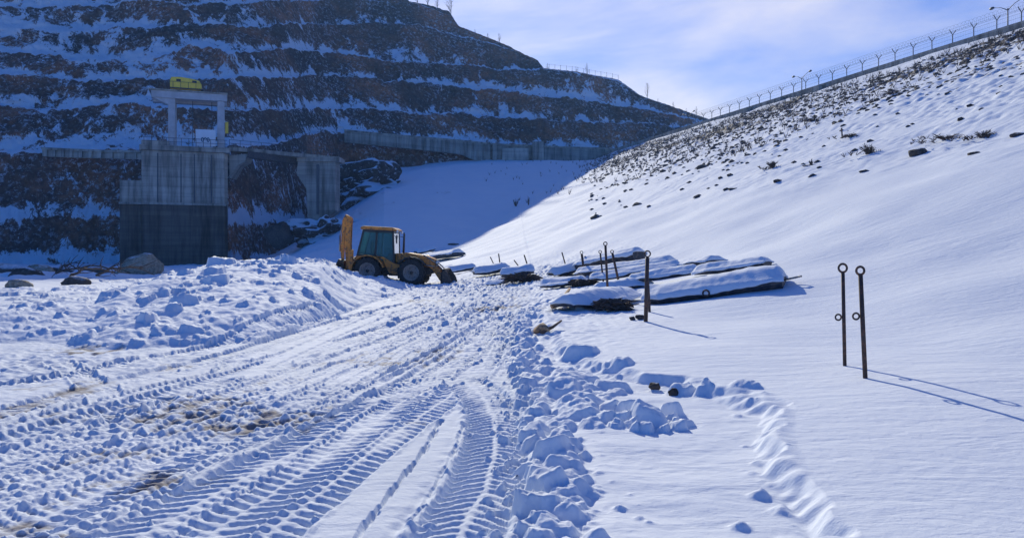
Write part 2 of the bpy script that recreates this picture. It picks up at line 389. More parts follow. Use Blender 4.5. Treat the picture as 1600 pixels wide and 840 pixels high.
def tyre_track(pix, width=.5, pitch=.145, depth=.05, seed=0, chev=.55, flip=1, alpha=.95, dirt=0.0):
    p, s = smooth_path(plan(pix)); step = 8
    for k in range(0, len(p)-1, step):
        a = p[k]; b = p[min(k+step, len(p)-1)]; L = np.hypot(*(b-a))
        if L < 1e-4: continue
        m = width*.9
        x0, x1 = sorted((a[0], b[0])); y0, y1 = sorted((a[1], b[1]))
        i0 = max(int((x0-m-RX0)/RC), 0); i1 = min(int((x1+m-RX0)/RC)+1, nx); j0 = max(int((y0-m-RY0)/RC), 0); j1 = min(int((y1+m-RY0)/RC)+1, ny)
        if i1 <= i0 or j1 <= j0: continue
        X = GX[j0:j1, i0:i1]; Y = GY[j0:j1, i0:i1]
        tx, ty = (b-a)/L
        al = (X-a[0])*tx+(Y-a[1])*ty; ac = (X-a[0])*(-ty)+(Y-a[1])*tx
        inside = (al >= 0) & (al < L)
        if not inside.any(): continue
        S = s[k]+al; wob = .03*pn(S*1.7, S*0+seed, seed); hw = width/2
        T = (ac+wob)/hw; aT = np.abs(T)
        ph = (S+flip*chev*hw*aT**1.4+np.where(T > 0, pitch/2, 0)+.02*pn(X*6, Y*6, seed+1))/pitch; ph = ph-np.floor(ph)
        lug = sst(.0, .16, ph)*(1-sst(.42, .6, ph)); lug = lug*sst(.02, .16, aT)
        fade = np.clip(.75+.9*pn(X*.7, Y*.7, seed+2)+.3*pn(X*3, Y*3, seed+4), .15, 1.15)
        body = 1-sst(.92, 1.05, aT)
        h = -depth*(.40+lug*(.48+.62*sst(.35, .9, aT))*1.05*fade)
        rim = .030*np.exp(-((aT-1.16)/.12)**2)*(.75+.7*pn(X*7, Y*7, seed+3))
        old = D[j0:j1, i0:i1]
        new = np.where(body > 0, old*(1-alpha*body)+(h+.006*pn(X*13, Y*13, seed+6))*body*alpha, old)+rim
        D[j0:j1, i0:i1] = np.where(inside, new, old)
        if dirt:
            dd = DIRT[j0:j1, i0:i1]; DIRT[j0:j1, i0:i1] = np.where(inside, np.maximum(dd, dirt*body), dd)
def groove(pix, width=.05, depth=.03, seed=0):
    p, s = smooth_path(plan(pix), .02)
    for k in range(0, len(p), 1):
        a = p[k]; m = width*2.2; aw = width*(1+.4*math.sin(k*.21+seed))
        i0 = max(int((a[0]-m-RX0)/RC), 0); i1 = min(int((a[0]+m-RX0)/RC)+1, nx); j0 = max(int((a[1]-m-RY0)/RC), 0); j1 = min(int((a[1]+m-RY0)/RC)+1, ny)
        if i1 <= i0 or j1 <= j0: continue
        r = np.hypot(GX[j0:j1, i0:i1]-a[0], GY[j0:j1, i0:i1]-a[1])/aw
        D[j0:j1, i0:i1] = np.minimum(D[j0:j1, i0:i1], D[j0:j1, i0:i1]*.3-depth*np.exp(-r**3)*(r < 1.6)+(r >= .9)*9)
rnd = np.random.RandomState(3)
def chunk(cx, cy, r, h, sink=.2):
    """angular clod of broken snow, stamped into the height raster"""
    i0 = max(int((cx-r*1.1-RX0)/RC), 0); i1 = min(int((cx+r*1.1-RX0)/RC)+1, nx); j0 = max(int((cy-r*1.1-RY0)/RC), 0); j1 = min(int((cy+r*1.1-RY0)/RC)+1, ny)
    if i1-i0 < 2 or j1-j0 < 2: return
    X = (GX[j0:j1, i0:i1]-cx)/r; Y = (GY[j0:j1, i0:i1]-cy)/r
    a0 = rnd.rand()*6.28; n = rnd.randint(4, 7); z = np.full(X.shape, h*(.5+.4*rnd.rand()), np.float32)
    z = z+h*(rnd.rand()-.5)*.9*X+h*(rnd.rand()-.5)*.9*Y
    for i in range(n):
        a = a0+6.283*(i+rnd.rand()*.6)/n; d = .5+.4*rnd.rand(); st = h*(2.2+6*rnd.rand())
        z = np.minimum(z, st*(d-(X*math.cos(a)+Y*math.sin(a))))
    z = np.minimum(z, h*7*(1-np.hypot(X, Y)))
    z += (r*.07)*pn(GX[j0:j1, i0:i1]*3/r, GY[j0:j1, i0:i1]*3/r, 31)
    old = D[j0:j1, i0:i1]; zz = z-sink*h+old*.3
    D[j0:j1, i0:i1] = np.where(z > 0, np.maximum(old, zz), old)

# tyre tracks, oldest first (pixel paths across the cleared ground)
fan = [
 ([(-150, 610), (60, 590), (200, 560), (300, 545), (420, 520), (520, 492)], .45),
 ([(-150, 680), (0, 642), (150, 600), (300, 566), (400, 540), (560, 492), (640, 474)], .5),
 ([(-200, 730), (0, 680), (160, 636), (330, 590), (470, 550), (600, 512), (690, 482)], .5),
 ([(-200, 800), (0, 737), (180, 672), (330, 622), (500, 570), (640, 520), (735, 478)], .55),
 ([(-150, 900), (40, 812), (220, 730), (380, 655), (520, 600), (660, 538), (760, 484)], .55),
 ([(60, 930), (220, 826), (360, 748), (470, 690), (560, 640), (660, 586), (745, 530), (785, 492)], .55),
]
tyre_track([(90, 560), (150, 600), (190, 640), (215, 680), (240, 740), (240, 800)], .4, seed=41)
tyre_track([(300, 600), (255, 640), (215, 690), (150, 760), (90, 830)], .42, seed=42)
tyre_track([(370, 560), (340, 610), (300, 670), (240, 740), (150, 840)], .42, seed=43, flip=-1)
tyre_track([(430, 560), (470, 620), (500, 690), (460, 760), (380, 850)], .45, seed=44)
for j in range(5):
    tyre_track([(x+34+9*j*0, y+(14 if y > 500 else 3)) for x, y in fan[j+1 if j < 5 else 5][0]], .3, seed=150+j, pitch=.12, depth=.035, alpha=.75, flip=-1)
for i, (pp, w) in enumerate(fan): tyre_track(pp, w, seed=50+i, flip=1 if i % 2 else -1, pitch=.14, depth=.066)
tyre_track([(330, 900), (460, 790), (560, 712), (640, 655), (705, 612), (760, 560), (790, 500)], .5, seed=60, depth=.065)
tyre_track([(240, 900), (380, 790), (500, 712), (590, 650), (660, 600), (740, 540), (775, 495)], .45, seed=61, depth=.055, flip=-1)
for j, (dx, dy) in enumerate(((-46, 12), (-20, -16), (40, 20), (88, -6), (-90, 60), (-30, 84), (-140, 30), (10, 52), (130, 40), (60, 120), (-60, 140))):
    tyre_track([(x+dx*(1-k_/6), y+dy*(1-k_/6)) for k_, (x, y) in enumerate(fan[3][0])], .34, seed=170+j, pitch=.11, depth=.04, alpha=.42, flip=1 if j % 2 else -1)
# the smooth strip left between the wheels, then the tight turn on its right
def smooth_patch(pix_poly, blend=.12, lvl=.012):
    pl = plan(pix_poly); x0, y0 = pl.min(0)-.3; x1, y1 = pl.max(0)+.3
    i0 = max(int((x0-RX0)/RC), 0); i1 = min(int((x1-RX0)/RC), nx); j0 = max(int((y0-RY0)/RC), 0); j1 = min(int((y1-RY0)/RC), ny)
    X = GX[j0:j1, i0:i1]+.05*pn(GX[j0:j1, i0:i1]*5, GY[j0:j1, i0:i1]*5, 71); Y = GY[j0:j1, i0:i1]
    ins = np.zeros(X.shape, bool); dist = np.full(X.shape, 9., np.float32); n = len(pl)
    for i in range(n):
        (xa, ya), (xb, yb) = pl[i], pl[(i+1) % n]
        c = ((ya > Y) != (yb > Y)) & (X < (xb-xa)*(Y-ya)/(yb-ya+1e-9)+xa); ins ^= c
        t = np.clip(((X-xa)*(xb-xa)+(Y-ya)*(yb-ya))/((xb-xa)**2+(yb-ya)**2), 0, 1)
        dist = np.minimum(dist, np.hypot(X-xa-t*(xb-xa), Y-ya-t*(yb-ya)))
    m = np.where(ins, sst(0, blend, dist), 0)
    D[j0:j1, i0:i1] = D[j0:j1, i0:i1]*(1-m)+m*(lvl+.008*fbm(GX[j0:j1, i0:i1]*3, GY[j0:j1, i0:i1]*3, 3, 72))
smooth_patch([(728, 640), (700, 720), (665, 780), (600, 860), (420, 900), (500, 800), (590, 722), (660, 668), (705, 636)])
smooth_patch([(420, 552), (520, 510), (640, 470), (690, 464), (600, 500), (500, 545), (430, 585), (330, 590)], .3, .0)
smooth_patch([(690, 512), (720, 505), (712, 520), (685, 528)], .1, .03)
groove([(690, 655), (660, 705), (620, 755), (585, 800), (540, 860)], .022, .03, 1)
groove([(725, 660), (712, 700), (690, 740), (660, 790), (640, 812)], .022, .03, 2)
for k in range(7):
    groove([(400+k*22, 566+k*6), (520+k*18, 515+k*5), (650+k*8, 468+k*3)], .05, .02, k)
for k in range(4):
    groove([(560+k*40, 600-k*8), (690+k*18, 540-k*6), (780+k*2, 484-k*2)], .05, .035, k)
tyre_track([(650, 900), (722, 820), (762, 745), (777, 680), (766, 635), (740, 603), (695, 590), (600, 618)], .57, pitch=.125, depth=.06, seed=62, chev=.75)
# trodden rough ground at the far left and around the machine
def rough_zone(cx, cy, sx, sy, amp, seed):
    i0 = max(int((cx-2.5*sx-RX0)/RC), 0); i1 = min(int((cx+2.5*sx-RX0)/RC), nx); j0 = max(int((cy-2.5*sy-RY0)/RC), 0); j1 = min(int((cy+2.5*sy-RY0)/RC), ny)
    X = GX[j0:j1, i0:i1]; Y = GY[j0:j1, i0:i1]; m = np.exp(-(((X-cx)/sx)**2+((Y-cy)/sy)**2))
    D[j0:j1, i0:i1] += amp*m*(np.abs(pn(X*3.1, Y*3.1, seed))*-1.4+.6*pn(X*7, Y*7, seed+1))
rough_zone(-7.5, 12.5, 2.6, 2.0, .05, 80); rough_zone(-.6, 24, 2.6, 9, .10, 82); rough_zone(-1, 38, 4.5, 7, .2, 84)
rough_zone(-3.4, 8.5, 1.6, 1.6, .06, 86)
def dirt_blob(x, y, sx, sy, a=1.0):
    Y = 2125.0/(y-395); X = (x-800)/1250*Y
    i0 = max(int((X-2.5*sx-RX0)/RC), 0); i1 = min(int((X+2.5*sx-RX0)/RC), nx); j0 = max(int((Y-2.5*sy-RY0)/RC), 0); j1 = min(int((Y+2.5*sy-RY0)/RC), ny)
    if i1 <= i0 or j1 <= j0: return
    GXs = GX[j0:j1, i0:i1]; GYs = GY[j0:j1, i0:i1]
    m = np.exp(-(((GXs-X)/sx)**2+((GYs-Y)/sy)**2))*(.8+.7*pn(GXs*4, GYs*4, 90))*a*.85
    DIRT[j0:j1, i0:i1] = np.maximum(DIRT[j0:j1, i0:i1], m)
for a in [(150, 543, 1.1, .5, .9), (130, 548, .6, .3, 1.2), (260, 568, .6, .5, .7), (60, 600, 1.2, .8, .65), (20, 640, .8, .6, .6), (405, 655, .18, .40, 1.2), (385, 625, .4, .5, .6), (420, 640, .25, .3, .7),
          (350, 660, .4, .4, .7), (90, 830, .18, .10, 1.1), (30, 815, .2, .15, .7), (250, 740, .3, .4, .7), (180, 700, .5, .4, .6), (780, 484, 1.1, 1.2, 1.1), (740, 472, 2.0, 2.0, .7), (800, 470, 1, 1.5, .6), (640, 470, 1.5, 2, .5),
          (700, 545, .7, 1.6, .55), (600, 560, 1.5, 1.5, .4), (640, 640, .5, .9, .35), (745, 785, .18, .3, .6), (300, 640, 1, 1, .5), (500, 640, .8, .8, .4)]: dirt_blob(*a)
# crumbs on the cleared ground
for i in range(220):
    Y = 4.4+(rnd.rand()**1.6)*26; X = -1+(rnd.rand()-.75)*Y*.95
    if X > bermX(Y)-.15: continue
    r = .018+.035*rnd.rand()**4; chunk(X, Y, r*(1+Y*.03), r*.6)
# the berm of clods down the right edge of the cleared track
for i in range(1500):
    Y = 4.2+rnd.rand()**1.25*18; w = np.interp(Y, [4, 6, 8, 11.5, 14, 22], [.16, .19, .24, .26, .2, .25])
    X = float(bermX(Y))+.10+(rnd.randn()*w*.5)
    r = (.03+.105*rnd.rand()**2.2)*np.interp(Y, [4, 9, 20], [1, 1.05, 1.3]); chunk(X, Y, r, r*(.85+.5*rnd.rand()), .15)
for i in range(80):
    Y = 7.6+rnd.rand()*3.6; X = float(bermX(Y))+.35+rnd.rand()*.75*(1-abs(Y-9.3)/2.6)
    r = .10+.14*rnd.rand(); chunk(X, Y, r, r*.8)
for i in range(170):
    Y = 4.3+rnd.rand()*9.5; X = float(cutX(Y))+rnd.randn()*.13; r = .02+.085*rnd.rand()**2.4; chunk(X, Y, r, r*.55)
for (x, y, r, h) in [(1010, 668, .27, .34), (985, 655, .16, .30), (1045, 655, .16, .25), (905, 605, .30, .20), (875, 625, .32, .24), (965, 590, .26, .14), (900, 568, .40, .16), (862, 715, .17, .22), (866, 745, .15, .22),
                     (835, 690, .17, .2), (850, 770, .17, .24), (825, 800, .16, .2), (845, 650, .2, .22), (890, 655, .24, .2), (1065, 625, .2, .2), (1100, 628, .17, .15), (1160, 632, .28, .1), (830, 610, .22, .25), (815, 575, .2, .22)]:
    p = plan([(x, y)])[0]; chunk(p[0], p[1], r, h, .1)
# the ploughed-up heap
for i in range(4200):
    Y = 14.5+rnd.rand()**1.15*31; px = -320+rnd.rand()*985; X = (px-800)/1250*Y
    hh = float(heap_h(np.float64(X), np.float64(Y)))
    if hh < .04: continue
    if pn(np.array([X*.45]), np.array([Y*.45]), 171)[0] > .16: continue
    big = rnd.rand() < .06
    r = (.07+.16*rnd.rand()**2)*(1+.02*(Y-15)) if not big else .25+.4*rnd.rand()
    r *= .55+.45*min(hh/1.0, 1); chunk(X, Y, r, r*(.45+.4*rnd.rand()) if big else r*(.5+.4*rnd.rand()), .3)
# scattered clods in front of the machine and along the far track edge
for i in range(320):
    Y = 18+rnd.rand()*24; X = -4.6+rnd.rand()*7.2
    r = .05+.13*rnd.rand()**2; chunk(X, Y, r, r*.75)
for i in range(2600):      # fine crumbs spilling over the berm
    Y = 4.2+rnd.rand()**1.2*18; X = float(bermX(Y))+.08+rnd.randn()*.2; r = .012+.03*rnd.rand()**2; chunk(X, Y, r*(1+Y*.04), r*1.1, .1)
# weather the clods a little: blur everything that is not a tyre print
_b = D.copy(); _b[1:-1] = .25*D[:-2]+.5*D[1:-1]+.25*D[2:]; _c = _b.copy(); _c[:, 1:-1] = .25*_b[:, :-2]+.5*_b[:, 1:-1]+.25*_b[:, 2:]
_b = _c.copy(); _b[1:-1] = .25*_c[:-2]+.5*_c[1:-1]+.25*_c[2:]; _b[:, 1:-1] = .25*_b[:, :-2]+.5*_b[:, 1:-1]+.25*_b[:, 2:]
_w = (.85-.72*road).astype(np.float32); D = D*(1-_w)+_b*_w; D += ((1-road)*(D > .03)*(.010*pn(GX*22, GY*22, 181)+.012*pn(GX*9, GY*9, 182))).astype(np.float32)
del _b, _c, _w
for i in range(700):      # low churned snow towards the left shore
    Y = 22+rnd.rand()*29; X = -23+rnd.rand()*15
    if heap_h(np.float64(X), np.float64(Y)) > .3: continue
    r = .10+.38*rnd.rand()**2; chunk(X, Y, r*1.4, r*.45, .25)
for i in range(26):
    a = rnd.rand()*6.28; p = plan([(1010, 672)])[0]; chunk(p[0]+math.cos(a)*.3*(.4+rnd.rand()), p[1]+math.sin(a)*.25, .05+.07*rnd.rand(), .07+.06*rnd.rand())
hs = heap_h(GX[::4, ::4].astype(np.float64), GY[::4, ::4].astype(np.float64))
big = np.kron(hs > .05, np.ones((4, 4)))[:ny, :nx]; big = np.pad(big, ((0, ny-big.shape[0]), (0, nx-big.shape[1])))
D += (big*(.10*fbm(GX*.9, GY*.9, 3, 95)+.05*np.abs(pn(GX*3.3, GY*3.3, 97)))).astype(np.float32)
del big, GX, GY, road, tr
def bil(A, X, Y):
    fx = (X-RX0)/RC; fy = (Y-RY0)/RC
    ok = (fx > 0) & (fx < nx-2) & (fy > 0) & (fy < ny-2)
    fx = np.clip(fx, 0, nx-2.01); fy = np.clip(fy, 0, ny-2.01); i = fx.astype(np.int32); j = fy.astype(np.int32); u = fx-i; v = fy-j
    r = (A[j, i]*(1-u)+A[j, i+1]*u)*(1-v)+(A[j+1, i]*(1-u)+A[j+1, i+1]*u)*v
    ed = np.clip(np.minimum(np.minimum(X-RX0, RX1-X), np.minimum(Y-RY0, RY1-Y))/1.0, 0, 1)
    return np.where(ok, r*ed, 0)

# --- one polar sheet: fine inside the view, coarse all round, out to the horizon
fine = np.radians(np.linspace(-35, 35, 1450)); co = np.radians(np.r_[np.arange(35.6, 60, .6), np.arange(60, 180, 3)])
th = np.concatenate([-co[::-1], fine, co]); th = th[:-1] if abs(th[0]+th[-1]) < 1e-9 and abs(th[-1]-math.pi) < 1e-6 else th
R = [0.4, 1.2, 2.2, 3.2, 3.8]; r = 4.2
while r < 75: R.append(r); r += min(max(r*r/2700, .006), .0042*r)
while r < 330: R.append(r); r += .0075*r
while r < 6000: R.append(r); r *= 1.12
R = np.array(R); nr, na = len(R), len(th)
TH, RR = np.meshgrid(th, R); GXX = RR*np.sin(TH); GYY = RR*np.cos(TH)
def rocky(X, Y):
    """share of stones and dead grass showing on the dam face"""
    q = X*CR_N[0]+Y*CR_N[1]; al = -X*CR_N[1]+Y*CR_N[0]
    b = np.interp(q, [0, 22, 34, 48, 58, 71, 75, 82], [0, .05, .40, .66, .98, .95, .10, 0])
    b = b*(.66+.95*fbm(al*.05, q*.12, 3, 21)+.45*pn(al*.2, q*.6, 26))
    return np.clip(b, 0, 1.1)*(Y > 0)*sst(.075, .135, X/np.maximum(Y, 1))
Z = near_h(GXX, GYY)+bil(D, GXX, GYY)
q = GXX*CR_N[0]+GYY*CR_N[1]; rk = rocky(GXX, GYY)
Z += rk*(.55*np.abs(fbm(GXX*.55, GYY*.55, 3, 22))+.22*pn(GXX*1.6, GYY*1.6, 23))*(q < CR_Q-1)
far = sst(40, 60, GYY)*(q < 12)
Z += far*.6*fbm(GXX*.25, GYY*.25, 4, 24)
shore = np.exp(-((GYY-62)/14)**2)*(GXX < -12)*(GXX > -80)
Z += shore*(.35*fbm(GXX*.5, GYY*.4, 3, 25)+.1)
Z = np.where(RR > 400, -4-(RR-400)*.004, Z)
gd = np.clip(bil(DIRT, GXX, GYY), 0, 1); loc = bil(D, GXX, GYY)
cleared = (GXX < bermX(GYY)) & (GYY < 34) & (GYY > 2) & (heap_h(GXX, GYY) < .05)
gd = np.clip(gd*1.0+cleared*(.20+.34*fbm(GXX*.55, GYY*.55, 3, 27)+.15*(GXX < -2))*sst(.02, -.05, loc)*1.5, 0, 1)
sh = np.clip(shore*(.55+1.2*fbm(GXX*.3, GYY*.22, 3, 28)), 0, 1)*sst(56, 62, GYY)
rmask = np.clip(np.maximum(rk, np.maximum(sh, 0)), 0, 1)
rmask = np.maximum(rmask, np.clip(sst(70, 90, GYY)*(q < 30)*(.33+.75*pn(GXX*.16, GYY*.12, 29))*.85, 0, 1))
scuff = np.clip(cleared*(.35+.6*fbm(GXX*.8, GYY*.8, 3, 30)), 0, .8)
V = np.stack([GXX.ravel(), GYY.ravel(), Z.ravel()], 1)
CA = np.stack([gd.ravel(), rmask.ravel(), scuff.ravel(), np.ones(V.shape[0])], 1).astype(np.float32)
idx = np.arange(nr*na).reshape(nr, na)
a_ = idx[:-1, :]; b_ = np.roll(idx, -1, 1)[:-1, :]; c_ = np.roll(idx, -1, 1)[1:, :]; d_ = idx[1:, :]
F = np.stack([a_, b_, c_, d_], -1).reshape(-1, 4)
fx, fy = GXX[:-1].ravel(), GYY[:-1].ravel(); fq = q[:-1].ravel()
hp = (heap_h(fx, fy) > .03) & (fy < 50); bm = (np.abs(fx-bermX(fy)-.12) < .33) & (fy > 4.2) & (fy < 22)
dm = (fq > 13) & ~hp
cls = np.where(hp, 1, np.where(bm, 2, np.where(dm, 3, 0)))
dr = [np.gradient(A_, axis=0) for A_ in (GXX, GYY, Z)]; dt = [np.roll(A_, -1, 1)-np.roll(A_, 1, 1) for A_ in (GXX, GYY, Z)]
NR = np.stack([dt[1]*dr[2]-dt[2]*dr[1], dt[2]*dr[0]-dt[0]*dr[2], dt[0]*dr[1]-dt[1]*dr[0]], -1).reshape(-1, 3); NR *= np.sign(NR[:, 2:3])+1e-9
NR /= np.linalg.norm(NR, axis=1, keepdims=True)+1e-12; del dr, dt
def sub(name, k):
    f = F[cls == k]; u, inv = np.unique(f, return_inverse=True)
    o = link_mesh(name, V[u], inv.reshape(-1, 4), M['ground'])
    at = o.data.color_attributes.new('mask', 'FLOAT_COLOR', 'POINT'); at.data.foreach_set('color', CA[u].ravel())
    o.data.normals_split_custom_set_from_vertices(NR[u].astype(np.float32)); return o
# a centre fan closes the sheet under the camera
tag(sub('ground', 0), kind='structure')
c0 = MB(); n0 = 24; c0.poly([(0, 0, 0)]+[(.42*math.sin(6.2832*i/n0), .42*math.cos(6.2832*i/n0), 0) for i in range(n0)], [(0, 1+(i+1) % n0, 1+i) for i in range(n0)])
tag(sub('snow_heap', 1), 'heap of ploughed lumpy snow left of the backhoe loader', 'snow heap', kind='stuff')
tag(sub('snow_bank', 2), 'row of broken snow clods along the right edge of the tyre tracks', 'snow bank', kind='stuff')
tag(sub('dam_slope', 3), kind='structure')
print('ground', V.shape, 'rows', nr)
def gz(X, Y): 
    X = np.float64(X); Y = np.float64(Y)
    return float(near_h(X, Y))+(float(bil(D, np.array([X]), np.array([Y]))[0]))
del V, CA, F, GXX, GYY, TH, RR, Z
# ---------------------------------------------------------------- the terraced hill
def hill():
    benches = []
    xk = np.array([-700, -300, 0, 100, 200, 300, 360, 500, 540, 650, 700, 790, 860, 940, 1000, 1100, 1200, 1400.])
    lv = [  # photograph rows of each bench edge along those columns
     [232, 232, 232, 234, 236, 232, 228, 206, 206, 216, 219, 225, 229, 232, 234, 240, 250, 260],
     [175, 172, 168, 172, 160, 165, 172, 165, 167, 177, 179, 182, 186, 190, 193, 200, 210, 230],
     [120, 118, 115, 120, 126, 120, 122, 117, 119, 130, 134, 141, 149, 158, 167, 188, 200, 220],
     [ 78,  78,  80,  88,  96,  70,  78,  80,  83,  97, 101, 108, 110, 118, 130, 150, 180, 210],
     [ 40,  40,  45,  48,  42,  35,  38,  35,  36,  42,  52,  75, 105, 118, 130, 150, 180, 210],
     [  5,   5,  10,   8,   4,   5,   3,   0,   0,   6,  20,  70, 105, 118, 130, 150, 180, 210],
     [-35, -35, -35, -35, -35, -35, -35, -35, -30,   4,  18,  70, 105, 118, 130, 150, 180, 210],
     [-75, -75, -75, -75, -75, -80, -80, -80, -55,   3,  17,  70, 105, 118, 130, 150, 180, 210]]
    sx = [-700, 480, 560, 600, 640, 690, 702, 716, 745, 775, 800, 822, 836, 850, 900, 930, 965, 985, 1000, 1030, 1060, 1100, 1200, 1400]
    sy = [-90, -90, -62, -30, 2, 12, 18, 40, 52, 64, 74, 79, 90, 107, 112, 118, 124, 138, 149, 160, 170, 184, 215, 260]
    cols = np.concatenate([np.linspace(-700, -40, 60)[:-1], np.linspace(-40, 1120, 760), np.linspace(1125, 1400, 40)])
    D0 = np.interp(cols, [-700, 0, 200, 360, 440, 530, 560, 650, 780, 940, 1100, 1400], [112, 116, 120, 122, 140, 168, 172, 181, 192, 203, 214, 230])
    y0 = np.interp(cols, [-700, 0, 360, 430, 560, 650, 780, 940, 1400], [420, 420, 412, 370, 295, 270, 268, 255, 280])
    sky_y = np.interp(cols, sx, sy)
    cc = (HOR-y0)/FPX
    Dp = D0.copy(); Zp = CAMZ+cc*Dp-1.5
    prof = [(Dp-3, Zp-3)]
    prof.append((Dp, Zp))
    rr = np.random.RandomState(5)
    for k, L in enumerate(lv):
        yk = np.interp(cols, xk, L)+3.5*pn(cols*.012, cols*0+k*7.3, 40+k)*1.6+2.2*pn(cols*.05, cols*0+k*3.3, 60+k)
        yk = np.maximum(yk, sky_y+0*cols)
        c = (HOR-yk)/FPX; s = 1.45 if k else 2.2; bw = 0 if k == 0 else np.interp(cols, [0, 500, 1000], [4.5, 5.5, 5.0])*(1+.5*pn(cols*.01, cols*0+k*5, 80+k))
        if k == 1: bw = bw+3.5
        D1 = (Dp+bw+(CAMZ-Zp)/s)/(1-c/s); D1 = np.maximum(D1, Dp+bw+.05); Z1 = CAMZ+c*D1
        if k: prof.append((Dp+bw, Zp+.35+.02*bw))
        prof.append((D1, Z1)); Dp, Zp = D1, Z1
    prof.append((Dp+10, Zp+.2)); prof.append((Dp+60, Zp-12)); prof.append((Dp+160, Zp-60)); prof.append((Dp+420, Zp*0-12))
    global SKY_COLS, SKY_D, SKY_Z
    SKY_COLS, SKY_D, SKY_Z = cols, Dp, Zp
    print('skyline D', [(int(c), int(d), int(z)) for c, d, z in zip(cols[::60], Dp[::60], Zp[::60])])
    # subdivide the profile
    rows = []; bsn = []
    ns = [2, 22]+[5, 20]*7; ns = [2, 26]+[7, 22]*7+[4, 5, 5, 6]
    for (a, b), n in zip(zip(prof[:-1], prof[1:]), ns):
        for i in range(n):
            t = i/n; rows.append((a[0]*(1-t)+b[0]*t, a[1]*(1-t)+b[1]*t)); isb = (n == 7) or n in (4, 5, 6)
            bsn.append(1.0 if isb else (float(np.interp(i, [0, 3, 6, 10, 15, 20, 22], [1, .98, .72, .34, .22, .25, .6])) if n == 22 else .1))
    rows.append(prof[-1]); bsn.append(1)
    Dm = np.array([r[0] for r in rows]); Zm = np.array([r[1] for r in rows]); nrw, nc = Dm.shape
    # soften the bench corners a little along the profile
    for _ in range(2):
        Dm[1:-1] = .25*Dm[:-2]+.5*Dm[1:-1]+.25*Dm[2:]; Zm[1:-1] = .25*Zm[:-2]+.5*Zm[1:-1]+.25*Zm[2:]
    U = (cols-800)/FPX; X = U*Dm; Y = Dm.copy()
    s3 = X*.8
    n1 = fbm(X*.045, (Zm*1.4+Y*.6)*.05, 4, 101); n2 = fbm(X*.28, (Zm*1.4+Y*.5)*.28, 4, 102, .6); n3 = np.abs(fbm(X*.11, (Zm+Y*.6)*.10, 3, 103))
    am = np.clip((np.arange(nrw)/6.0), 0, 1)[:, None]*np.clip((nrw-8-np.arange(nrw))/10.0, .2, 1)[:, None]
    skyf = .45+.55*np.clip((HOR-sky_y[None, :])/1250*Dm+CAMZ-Zm, 0, 8)/8    # calmer where it meets the sky
    Y = Y+am*skyf*(2.4*n1+1.6*n2-1.4*n3); Zd = Zm+am*skyf*(.5*n2+1.0*n1+.4*pn(X*.9, Zm*.9+Y*.3, 104))
    V = np.stack([X.ravel(), Y.ravel(), Zd.ravel()], 1); idx = np.arange(nrw*nc).reshape(nrw, nc)
    F = np.stack([idx[:-1, :-1], idx[:-1, 1:], idx[1:, 1:], idx[1:, :-1]], -1).reshape(-1, 4)
    o = link_mesh('terraced_hill', V, F, M['hill'])
    bs = np.array(bsn)[:, None]*np.ones((1, nc)); bs = bs*.62+.42*fbm(X*.03, Zm*.06+Y*.01, 4, 105, .6)+.22*pn(X*.013, Zm*.03, 106)+np.interp(cols, [0, 250, 420, 1400], [.10, .08, 0, -.02])[None, :]
    low = np.clip((20-Zm)/10, 0, 1)*(X < -25); bs = bs+low*(.02+.5*np.exp(-((Zm-7.6)/1.3)**2)+.6*np.exp(-((Zm-.8)/1.2)**2))
    cm = np.stack([bs.ravel()]*3+[np.ones(bs.size)], 1).astype(np.float32); at = o.data.color_attributes.new('mask', 'FLOAT_COLOR', 'POINT'); at.data.foreach_set('color', cm.ravel()); tag(o, kind='structure'); return X, Y, Zd
HX, HY, HZ = hill()

# ---------------------------------------------------------------- generic small builders
rng = random.Random(11)
def rock_mesh(name, c, sx, sy, sz, mat, seed=0, parent=None, sub=3, rough=.22, rz=0, facet=False):
    import bmesh
    bm = bmesh.new(); bmesh.ops.create_icosphere(bm, subdivisions=sub, radius=1)
    from mathutils import noise as mn
    rs = random.Random(seed); planes = [(Vector((rs.uniform(-1,1), rs.uniform(-1,1), rs.uniform(-.6,1))).normalized(), rs.uniform(.62,.9)) for _ in range(9)]
    for v in bm.verts:
        p = v.co.copy()
        for n, d in planes:
            e = p.dot(n)-d
            if e > 0: p -= n*e*.92
        p *= 1+rough*mn.noise(p*1.6+Vector((seed*3.1, 0, 0)))+rough*.4*mn.noise(p*4.5+Vector((seed, 7, 0)))
        v.co = Vector((p.x*sx, p.y*sy, p.z*sz))
    bmesh.ops.rotate(bm, verts=bm.verts, matrix=Matrix.Rotation(rz, 3, 'Z'))
    me = bpy.data.meshes.new(name); bm.to_mesh(me); bm.free()
    for p in me.polygons: p.use_smooth = not facet
    me.materials.append(mat); o = bpy.data.objects.new(name, me); COL.objects.link(o); o.location = c
    if parent: o.parent = parent
    return o
def twig_mb(mb, base, h, n, spread, r, rs, lean=(0, 0)):
    for i in range(n):
        a = rs.uniform(0, 6.283); hh = h*rs.uniform(.5, 1); sp = spread*rs.uniform(.2, 1)
        b = Vector(base)+Vector((math.cos(a)*sp*.15, math.sin(a)*sp*.15, -.05))
        t = b+Vector((math.cos(a)*sp+lean[0]*hh, math.sin(a)*sp+lean[1]*hh, hh)); m = b.lerp(t, .5)+Vector((rs.uniform(-1,1)*sp*.15, 0, hh*.1))
        mb.tube([b, m, t], [r, r*.7, r*.25], 4)
        for k in range(3):
            f = rs.uniform(.35, .9); s = b.lerp(t, f); e = s+Vector((rs.uniform(-1,1)*spread*.45, rs.uniform(-1,1)*spread*.45, hh*rs.uniform(.1,.35)))
            mb.tube([s, e], [r*.45, r*.15], 3)
